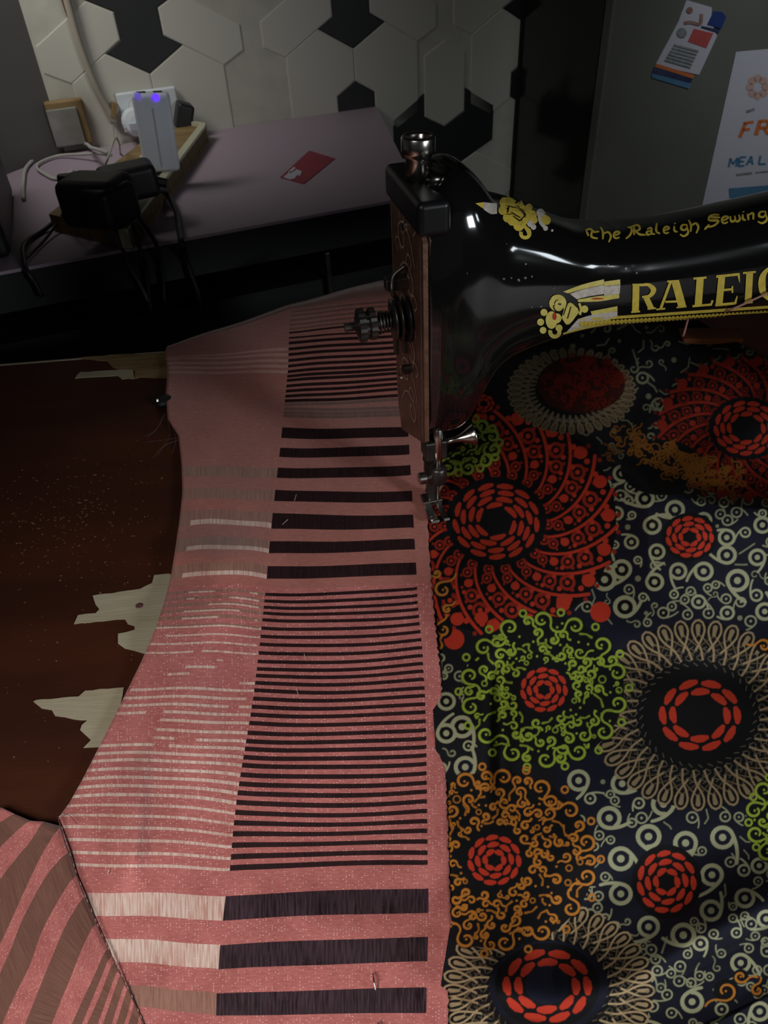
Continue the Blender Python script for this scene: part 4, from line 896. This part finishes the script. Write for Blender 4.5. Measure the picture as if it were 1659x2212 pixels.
# ------------------------------------------------------------------ wax-print cloth
DX = 1.25
X0, X1, Y0, Y1 = 896.0, 1716.0, 690.0, 2268.0
IW, IH = int((X1-X0)/DX)+1, int((Y1-Y0)/DX)+1
img = np.zeros((IH, IW, 3), np.float32); img[:] = (.0085, .0085, .011)
NAVY = (.0085, .0095, .019); BLK = (.006, .006, .007)
CRE = (.30, .305, .185); RED = (.43, .034, .016); DRED = (.25, .020, .010); GRN = (.245, .33, .035); ORG = (.42, .155, .022); TAN = (.26, .19, .105); LTAN = (.17, .14, .10)
def blend(sl, a, col):
    img[sl] = img[sl]*(1-a[..., None]) + np.asarray(col, np.float32)*a[..., None]
def win(x0, x1, y0, y1):
    i0, i1 = max(0, int((y0-Y0)/DX)), min(IH, int((y1-Y0)/DX)+2); j0, j1 = max(0, int((x0-X0)/DX)), min(IW, int((x1-X0)/DX)+2)
    if i0 >= i1 or j0 >= j1: return None
    yy, xx = np.mgrid[i0:i1, j0:j1]; return (slice(i0, i1), slice(j0, j1)), xx*DX+X0, yy*DX+Y0
AA = 1.1
def disc(x, y, r, col, ry=None):
    ry = ry or r; w = win(x-r-2, x+r+2, y-ry-2, y+ry+2)
    if w is None: return
    sl, xx, yy = w; q = np.hypot((xx-x)/r, (yy-y)/ry); blend(sl, np.clip((1-q)*min(r, ry)/AA+.5, 0, 1), col)
def ring(x, y, r, wd, col, ry=None):
    ry = ry or r; w = win(x-r-wd-2, x+r+wd+2, y-ry-wd-2, y+ry+wd+2)
    if w is None: return
    sl, xx, yy = w; q = np.abs(np.hypot((xx-x)/r, (yy-y)/ry)-1)*min(r, ry); blend(sl, np.clip((wd/2-q)/AA+.5, 0, 1), col)
def line(P, wd, col):
    P = np.asarray(P, float); wds = np.broadcast_to(wd, (len(P),)) if not np.ndim(wd) else np.interp(np.linspace(0, 1, len(P)), np.linspace(0, 1, len(wd)), wd)
    m = wds.max(); w = win(P[:, 0].min()-m-2, P[:, 0].max()+m+2, P[:, 1].min()-m-2, P[:, 1].max()+m+2)
    if w is None: return
    sl, xx, yy = w; best = np.full(xx.shape, -9.0)
    for i in range(len(P)-1):
        a, c = P[i], P[i+1]; d = c-a; L2 = d@d+1e-9; t = np.clip(((xx-a[0])*d[0]+(yy-a[1])*d[1])/L2, 0, 1)
        best = np.maximum(best, (wds[i]*(1-t)+wds[i+1]*t)/2-np.hypot(xx-a[0]-d[0]*t, yy-a[1]-d[1]*t))
    blend(sl, np.clip(best/AA+.5, 0, 1), col)
def curl(x, y, r, ang, hand, col, wd, tail=2.2, dot=True, bend=.6):
    """spiral head centred x,y; tail leaves tangentially then bends back"""
    P = []
    for i in range(13):
        t = i/12; a = ang + hand*(math.pi*1.65*(1-t)); rr = r*(.42+.58*t) ; P.append((x+rr*math.cos(a), y+rr*math.sin(a)*.93))
    px_, py_ = P[-1]; td = ang - hand*math.pi/2; n = 7
    for i in range(1, n+1):
        s = tail*r/n; td += hand*bend*(.9 if i > n*.5 else -.35)*.55; px_ += s*math.cos(td); py_ += s*math.sin(td)*.93; P.append((px_, py_))
    line(P, [wd*.8, wd, wd*1.15, wd*.8, wd*.9], col)
    if dot: disc(x, y, wd*.48, col)
    return P[-1]
def rose(x, y, r, ry, rings, hole, col=RED, seed=0, ph=0.0):
    disc(x, y, r*1.13, BLK, ry*1.13)
    for k in range(rings):
        q = hole + (1-hole)*(k+.5)/rings; n = int(6+k*2.6) + (2 if hole > .4 else 0); dr = (1-hole)/rings
        for i in range(n):
            a = 2*math.pi*(i+.5*(k % 2))/n+ph+k*.3; da = math.pi/n*.66
            P = [(x+r*(q+.02*s_)*math.cos(a+da*s_), y+ry*(q+.02*s_)*math.sin(a+da*s_)) for s_ in (-1, -.35, .35, 1)]
            line(P, [dr*r*.45, dr*r*.72, dr*r*.72, dr*r*.5], col)
    disc(x, y, r*hole*.82, BLK if hole < .45 else NAVY, ry*hole*.82)
rg = random.Random(11)
def hold(x, y, r, used):
    for a_, b_, c_ in used:
        if (a_-x)**2+(b_-y)**2 < (c_+r)**2: return False
    used.append((x, y, r)); return True
def lolly(x, y, r, ang, col=CRE, wd=None, tl=None, dotted=True):
    """keyhole loop: ring with a disc, its line running on as a bent tail"""
    wd = wd or max(4.0, r*.33); hand = rg.choice((-1, 1)); tl = tl or rg.uniform(1.5, 2.8)*r
    P = []
    for i in range(17):
        a = ang + hand*(2*math.pi*.88*(1-i/16)); P.append((x+r*.86*math.cos(a), y+r*.86*math.sin(a)*.96))
    td = ang - hand*math.pi/2; px_, py_ = P[-1]; n = 6
    for i in range(n):
        td += -hand*.11; px_ += tl/n*math.cos(td); py_ += tl/n*math.sin(td); P.append((px_, py_))
    if r > 13: disc(x, y, r*1.0, NAVY if y > 1600 or x > 1450 else BLK)
    line(P, [wd, wd*1.1, wd*1.1, wd, wd*.8], col)
    if dotted: disc(x, y, r*(.30 if r > 15 else .22), col)
    return P[-1]
# ---- ground tint
w = win(1200, 1716, 1000, 2268); blend(w[0], np.full(w[1].shape, .8, np.float32)*(w[2] > 1020), NAVY)
def hypot_ok(x, y):
    return not any(((x-a)/c)**2+((y-b_)/d)**2 < 1 for a, b_, c, d in ((1490, 1160, 62, 54), (1440, 1905, 80, 84), (1508, 1545, 235, 215)))
# ---- background cream scrolls, everywhere first
used = []
cream = [(1343, 1023, 19), (1310, 1047, 11), (1393, 1077, 21), (1361, 1051, 12), (1293, 1108, 18), (1331, 1109, 16), (1458, 1101, 21), (1288, 1175, 20), (1409, 1135, 20), (1365, 1113, 9), (1364, 1171, 16), (1419, 1192, 18), (1328, 1177, 9), (1290, 1215, 13), (1343, 1230, 22), (1306, 1252, 25), (1378, 1210, 9), (1414, 1257, 20), (1350, 1311, 25), (1465, 1234, 19), (1520, 1234, 21), (1593, 1254, 25), (1509, 1300, 16), (1389, 1290, 10), (1456, 1284, 10), (1570, 1161, 19), (1570, 1199, 21), (1636, 1204, 19), (1634, 1286, 14), (1647, 1134, 19), (1647, 1109, 9), (1520, 1124, 18), (1571, 1324, 16), (1652, 1321, 20), (1610, 1150, 12),
 (964, 1515, 20), (998, 1570, 25), (964, 1584, 22), (1012, 1611, 12), (1005, 1657, 24), (985, 1725, 26), (952, 1660, 14), (1250, 1686, 24), (1344, 1693, 24), (1275, 1725, 13), (1316, 1767, 26), (1433, 1737, 26), (1380, 1735, 13), (1401, 1807, 27), (1341, 1855, 27), (1481, 1821, 26), (1561, 1809, 26), (1538, 1890, 25), (1341, 1931, 25), (1536, 1967, 24), (1609, 1940, 22), (1476, 2020, 27), (1401, 2002, 24), (1607, 1880, 14), (1591, 2015, 12), (1513, 2038, 17), (1495, 2164, 25), (1641, 2185, 22), (996, 2196, 18), (1559, 2180, 15), (959, 1460, 8), (952, 1421, 9), (1640, 1870, 18), (1655, 1985, 20), (1600, 2080, 22), (1420, 2230, 20), (1300, 2240, 20), (1100, 2230, 20)]
for x, y, r in cream: used.append((x, y, r+2))
# thin in-between strokes
def fillers(box, n, col, wmin=3, wmax=4.6, mind=11, avoid=()):
    for _ in range(n):
        x, y = rg.uniform(box[0], box[1]), rg.uniform(box[2], box[3])
        if any(((x-a)/c)**2+((y-b_)/d)**2 < 1 for a, b_, c, d in avoid): continue
        if not hold(x, y, mind, used): continue
        k = rg.random(); a = rg.uniform(0, 6.28)
        if k < .42: curl(x, y, rg.uniform(6, 10), a, rg.choice((-1, 1)), col, rg.uniform(wmin, wmax), rg.uniform(2, 3.6), False)
        elif k < .62: disc(x, y, rg.uniform(3, 6.5), col)
        else:
            L = rg.uniform(8, 20); line([(x-L*math.cos(a), y-L*math.sin(a)), (x+3, y+3), (x+L*math.cos(a+.4), y+L*math.sin(a+.4))], rg.uniform(wmin, wmax), col)
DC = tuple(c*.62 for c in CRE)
for bx_, n_ in (((1262, 1690, 1020, 1345), 260), ((1235, 1700, 1690, 2240), 340), ((925, 1030, 1440, 1760), 60)):
    for _ in range(n_):
        x, y = rg.uniform(bx_[0], bx_[1]), rg.uniform(bx_[2], bx_[3]); r = rg.uniform(9, 14)
        if hypot_ok(x, y) and hold(x, y, r*.8, used): lolly(x, y, r, rg.uniform(0, 6.28), tuple(c*.85 for c in CRE), 3.6)
av = [(1490, 1160, 62, 54), (1440, 1905, 80, 84), (1508, 1545, 235, 215)]
fillers((1270, 1700, 1010, 1350), 500, DC, 2.6, 4.0, 11, av); fillers((1230, 1700, 1680, 2250), 500, DC, 3.0, 4.6, 15, av); fillers((920, 1040, 1440, 1760), 160, DC, 3, 4.4, 13)
fillers((1200, 1716, 700, 1010), 420, tuple(c*.5 for c in CRE), 2.6, 4, 12)  # cream dimmed in the upper fold, its shade painted in
for x, y, r in cream: lolly(x, y, r, rg.uniform(0, 6.28))
for _ in range(60):
    x, y = rg.uniform(1330, 1716), rg.uniform(700, 960)
    if hold(x, y, 10, used): lolly(x, y, rg.uniform(10, 16), rg.uniform(0, 6.28), tuple(c*.55 for c in CRE))  # same dimmed cream for the shaded fold
rose(1490, 1160, 54, 46, 3, .24); rose(1440, 1905, 67, 71, 3, .22)
# ---- tear-drop wheels
def wheel(cx, cy, rx, ry, n, a0, a1, col=TAN, hole=.5, ph=0):
    rm = min(rx, ry)
    disc(cx, cy, rx*.98, BLK, ry*.98)
    for i in range(n):
        a = a0+(a1-a0)*i/n+ph
        for k, (f0, f1, sk) in enumerate(((.86, hole+.02, .42), (.84, hole+.04, -.40), (.80, hole+.0, .75), (.80, hole+.06, -.72))):
            P = [(cx+rx*(f0+(f1-f0)*t)*math.cos(a+sk*t), cy+ry*(f0+(f1-f0)*t)*math.sin(a+sk*t)) for t in np.linspace(0, 1, 7)]
            if k < 2: line(P[:5], [3.2, 2.0, 1.4], tuple(c*(.55 if k == 0 else .32) for c in col))
            else:
                for j in range(2, 6): line([P[j], tuple(np.array(P[j])*.45+np.array(P[j+1])*.55)], 1.9, tuple(c*.62 for c in LTAN))
    for i in range(n):
        a = a0+(a1-a0)*i/n+ph; wd = 2*math.pi*rm/n*.40
        c0 = (cx+rx*.885*math.cos(a), cy+ry*.885*math.sin(a)); out = (rx*.115*math.cos(a), ry*.115*math.sin(a)); tg_ = (-math.sin(a), math.cos(a))
        def pt(u, s_): return (c0[0]+out[0]*u+tg_[0]*s_*wd, c0[1]+out[1]*u+tg_[1]*s_*wd)
        P = [pt(-1.7, -.35), pt(-.7, .55), pt(.2, .98), pt(.85, .6), pt(1.05, 0), pt(.85, -.6), pt(.2, -.95), pt(-.6, -.55), pt(-1.5, .35), pt(-2.6, .7)]
        line(smoothline(P, 20), 4.3, col); line([pt(-.25, 0), pt(.45, 0)], [wd*.5, wd*.75], tuple(c*.82 for c in col))
wheel(1508, 1545, 230, 205, 36, 0, 2*math.pi, hole=.50)
disc(1512, 1545, 116, BLK, 100)
rose(1512, 1545, 92, 80, 2, .52)
disc(1512, 1545, 42, BLK, 37)
# navy corner above the wheel
wheel(1185, 2140, 228, 190, 36, 0, 2*math.pi, tuple(c*1.35 for c in TAN), hole=.52)
disc(1185, 2132, 128, NAVY, 100)
rose(1182, 2130, 100, 82, 2, .50); disc(1182, 2128, 48, NAVY, 42)
# ---- red sunflower
def sunflower(cx, cy, r0, r1, n, sq=.93, seed=1, tint=1.0):
    r_ = random.Random(seed); disc(cx, cy, r1*.99, tuple(c*.8 for c in BLK), r1*.99*sq)
    R_, D_ = tuple(c*tint for c in RED), tuple(c*tint for c in DRED)
    for i in range(n):
        a = 2*math.pi*i/n; tw = -.62
        def pt(r, off=0): t = (r-r0)/(r1-r0); an = a+tw*t**1.15+off; return (cx+r*math.cos(an), cy+r*sq*math.sin(an))
        arm = [pt(r) for r in np.linspace(r0, r1, 12)]
        line(arm, [5.2, 6.2, 7.4], R_)
        hx, hy = pt(r0, .065); ring(hx, hy, 9, 5, D_); disc(hx, hy, 3, R_)
        step = 2*math.pi/n; r = r0+22; k = 0
        while r < r1-6:
            gap = r*step; rr = min(21, gap*.255); an_o = step*(.40 if k % 2 else .42)
            x, y = pt(r, an_o)
            if k % 3 == 1: disc(x, y, rr*.72, R_, rr*.68)
            else: ring(x, y, rr*.80, rr*.40, D_); disc(x, y, rr*.30, R_)
            for o_ in (.2, .74):
                if r > r0+14: x2, y2 = pt(r+rr*1.1, step*o_); disc(x2, y2, max(2, rr*.24), D_)
            if gap > 58:
                for o_ in (.14, .70): x2, y2 = pt(r-2, step*o_); disc(x2, y2, rr*.30, R_)
            r += rr*1.75+2; k += 1
sunflower(1072, 1126, 112, 262, 19)
disc(1072, 1126, 105, BLK, 96); rose(1072, 1126, 96, 84, 4, .34, tuple(c*.9 for c in RED), ph=.4)
for x, y, r in ((1297, 1322, 22), (1190, 1342, 16), (981, 1381, 22), (1218, 1298, 16), (1040, 1335, 14)): disc(x, y, r, RED)
# ---- scroll clusters
def cluster(cx, cy, rx, ry, col, r0, n_out, dots, seed, rings=3, hole=.2, bigr=19):
    g = random.Random(seed); disc(cx, cy, rx*.93, BLK, ry*.93); us = [(cx, cy, r0*1.05)]
    dk = tuple(c*.75 for c in col)
    for i in range(n_out):
        a = 2*math.pi*i/n_out+.2; x, y = cx+rx*.875*math.cos(a), cy+ry*.875*math.sin(a); us.append((x, y, bigr*.95))
        disc(x, y, bigr*1.1, BLK)
    for i in range(n_out):
        a = 2*math.pi*i/n_out+.2; x, y = cx+rx*.875*math.cos(a), cy+ry*.875*math.sin(a)
        h = 1 if i % 2 else -1; curl(x, y, bigr*1.0, a+math.pi+h*math.pi/2+h*.35, h, col, 5.4, 2.5, True, .9)
        a2 = a+math.pi/n_out; x, y = cx+rx*.99*math.cos(a2), cy+ry*.99*math.sin(a2); ring(x, y, 7, 4.4, col); us.append((x, y, 9))
        x, y = cx+rx*.86*math.cos(a2+.05), cy+ry*.86*math.sin(a2+.05); disc(x, y, 2.6, col)
    for it_ in range(1750):
        a = g.uniform(0, 6.283); q = math.sqrt(g.uniform((r0*1.15/rx)**2, .80)); x, y = cx+rx*q*math.cos(a), cy+ry*q*math.sin(a); rr = (g.uniform(9.5, 14) if q > .6 else g.uniform(7.2, 10.5)) if it_ < 1500 else g.uniform(4.5, 6)
        if not hold(x, y, rr*(.92 if it_ < 1500 else .8), us): continue
        k = g.random()
        hh = g.choice((-1, 1))
        if k < .62: curl(x, y, rr, (a+math.pi+hh*math.pi/2+g.uniform(-.7, .7)) if q > .66 else g.uniform(0, 6.28), hh, col, g.uniform(4.4, 5.8) if rr > 6 else 3.4, g.uniform(1.4, 2.1), q > .6)
        elif k < .82:
            d = g.uniform(0, 6.28); line([(x-rr*1.2*math.cos(d), y-rr*1.2*math.sin(d)), (x+2*math.sin(d), y), (x+rr*1.2*math.cos(d+.5), y+rr*1.2*math.sin(d+.5))], [5.2, 3.4, 5.5], dk)
        elif k < .88: ring(x, y, rr*.55, 3.2, dk)
        else: disc(x, y, 2.6, col)
    rose(cx, cy, r0*.92, r0*.86, rings, hole)
cluster(1175, 1490, 186, 172, GRN, 58, 14, 10, 5)
cluster(1068, 1858, 232, 205, ORG, 66, 15, 10, 9)
# small orange scrolls peeping at the left of the sunflower, orange/green at the right edge
for x, y, r in ((957, 1274, 18), (957, 1360, 17), (943, 1239, 9), (966, 1316, 9), (946, 1395, 9), (1568, 2141, 22), (1636, 2139, 12), (1600, 2110, 14), (1650, 1395, 14)): disc(x, y, r*1.2, BLK); curl(x, y, r, rg.uniform(0, 6.28), rg.choice((-1, 1)), ORG, 5, 2.4)
cluster(1716, 1770, 100, 110, GRN, 20, 12, 8, 3)
for x, y, r in ((932, 1030, 14), (925, 1065, 16)): lolly(x, y, r, 1.0)
# upper folds: green curls, tan wheel, reds, colours darkened to paint in the shade
cluster(985, 960, 95, 62, tuple(c*.95 for c in GRN), 12, 12, 6, 21, bigr=14)
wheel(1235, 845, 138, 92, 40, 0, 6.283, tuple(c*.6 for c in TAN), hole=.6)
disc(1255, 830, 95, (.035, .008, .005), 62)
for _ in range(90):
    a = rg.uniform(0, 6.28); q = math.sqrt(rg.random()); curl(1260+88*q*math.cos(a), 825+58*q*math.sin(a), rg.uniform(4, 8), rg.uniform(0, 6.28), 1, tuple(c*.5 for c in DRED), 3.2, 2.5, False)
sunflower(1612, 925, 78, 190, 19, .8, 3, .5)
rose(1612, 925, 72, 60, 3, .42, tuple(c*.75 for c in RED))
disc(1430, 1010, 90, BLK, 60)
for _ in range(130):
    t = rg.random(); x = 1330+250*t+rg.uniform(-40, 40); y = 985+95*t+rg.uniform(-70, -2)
    curl(x, y, rg.uniform(5, 9), rg.uniform(0, 6.28), rg.choice((-1, 1)), tuple(c*.45 for c in ORG), 3.6, 2.2, False)  # orange darkened to carry the shade behind the ridge
disc(1045, 872, 26, BLK, 20); rose(1045, 872, 24, 20, 2, .3)

# ---- the sheet itself
def Lc(y): return np.interp(y, [690, 720, 745, 765, 800, 880, 960, 985, 1010, 1060, 1110, 1200, 1400, 1600, 2268], [1262, 1250, 1200, 1130, 1060, 1030, 1000, 962, 935, 912, 905, 908, 925, 940, 945])
def Rc(y): return np.interp(y, [690, 728, 745, 770, 800, 822, 2268], [1500, 1560, 1600, 1640, 1680, 1712, 1712])
NRW, NCL, NEX = 1180, 650, 40
yy = np.linspace(692, 2266, NRW)[:, None]*np.ones((1, NCL)); tt = np.linspace(0, 1, NCL)[None, :]
tt = np.minimum(np.arange(NCL)/(NCL-NEX-1), 1)[None, :]; ex_ = np.clip(np.arange(NCL)-(NCL-NEX-1), 0, None)[None, :]/NEX
xx = Lc(yy)+(Rc(yy)-Lc(yy))*tt
xx = xx + ex_*(6 + 380*np.clip((yy-840)/100, 0, 1))
def sstep(a, b_, t): u = np.clip((t-a)/(b_-a), 0, 1); return u*u*(3-2*u)
def z_print(x, y):
    z = .0030 + .010*sstep(930, 1080, x)
    ridge = np.interp(x, [900, 1100, 1290, 1400, 1500, 1600, 1712], [905, 900, 985, 1055, 1085, 1098, 1105])
    d = y-ridge
    amp = sstep(1150, 1400, x)
    z = z + amp*.050*np.where(d > 0, np.exp(-(d/170)**2), np.exp(-(d/22)**2))
    z = z + .018*sstep(-90, -300, d)*sstep(960, 1250, x)                                        # back part rises under the arm
    z = z + .014*np.exp(-((x-1160-(y-1500)*.2)/120)**2)*sstep(1150, 1350, y)*sstep(2100, 1800, y)
    z = z - .011*np.exp(-((x-1082-(y-1500)*.02)/24)**2)*sstep(1380, 1500, y)*sstep(1800, 1640, y)    # crease through the green motif
    z = z + .016*np.exp(-((x-1400)/170)**2-((y-1800)/150)**2)
    z = z + .012*np.exp(-((x-1120)/130)**2-((y-2040)/90)**2)
    z = z - .008*np.exp(-((y-1420-(x-1300)*.12)/50)**2)*sstep(1250, 1400, x)
    z = z + .0022*np.sin(x/62+y/140)+.0016*np.sin(y/48-x/170)
    z = z + .0030*np.sin((x*.8+y)/29)*sstep(60, -30, d)*sstep(1250, 1400, x)*.6
    edge = np.interp(x, [900, 1000, 1080, 1200, 1350, 1500, 1600, 1712], [2112, 2160, 2200, 2215, 2175, 2085, 2035, 1975]); e = y-edge
    z = z + .026*np.exp(-((e+50)/80)**2)*sstep(960, 1080, x)*np.where(e < 60, 1, 0) - .045*sstep(-8, 22, e) + .040*sstep(95, 150, e)*sstep(1150, 1380, x)
    return np.maximum(z, .0022)
zz = z_print(xx, yy)
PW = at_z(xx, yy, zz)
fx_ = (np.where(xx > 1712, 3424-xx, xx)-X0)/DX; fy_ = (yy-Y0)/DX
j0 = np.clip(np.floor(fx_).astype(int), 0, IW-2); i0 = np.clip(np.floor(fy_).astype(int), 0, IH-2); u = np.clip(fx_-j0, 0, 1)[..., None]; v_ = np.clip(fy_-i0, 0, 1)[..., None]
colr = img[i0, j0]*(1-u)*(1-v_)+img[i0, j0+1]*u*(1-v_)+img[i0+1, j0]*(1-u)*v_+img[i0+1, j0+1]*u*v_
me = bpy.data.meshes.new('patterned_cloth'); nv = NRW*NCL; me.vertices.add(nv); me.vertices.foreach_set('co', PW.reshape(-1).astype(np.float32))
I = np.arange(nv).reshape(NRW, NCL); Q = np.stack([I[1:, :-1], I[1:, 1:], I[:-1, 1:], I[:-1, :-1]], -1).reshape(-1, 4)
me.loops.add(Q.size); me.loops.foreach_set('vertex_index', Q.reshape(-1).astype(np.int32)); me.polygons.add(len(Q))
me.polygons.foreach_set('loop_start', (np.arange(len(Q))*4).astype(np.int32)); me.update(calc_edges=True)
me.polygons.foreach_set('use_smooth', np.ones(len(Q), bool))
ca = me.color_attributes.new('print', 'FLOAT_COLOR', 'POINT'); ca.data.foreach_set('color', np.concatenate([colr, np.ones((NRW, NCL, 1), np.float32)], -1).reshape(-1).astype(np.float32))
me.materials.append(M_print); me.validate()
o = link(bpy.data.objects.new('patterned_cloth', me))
tag(o, 'dark wax-print cotton with red, green, orange and cream scrolls right of the pink cloth', 'cloth')
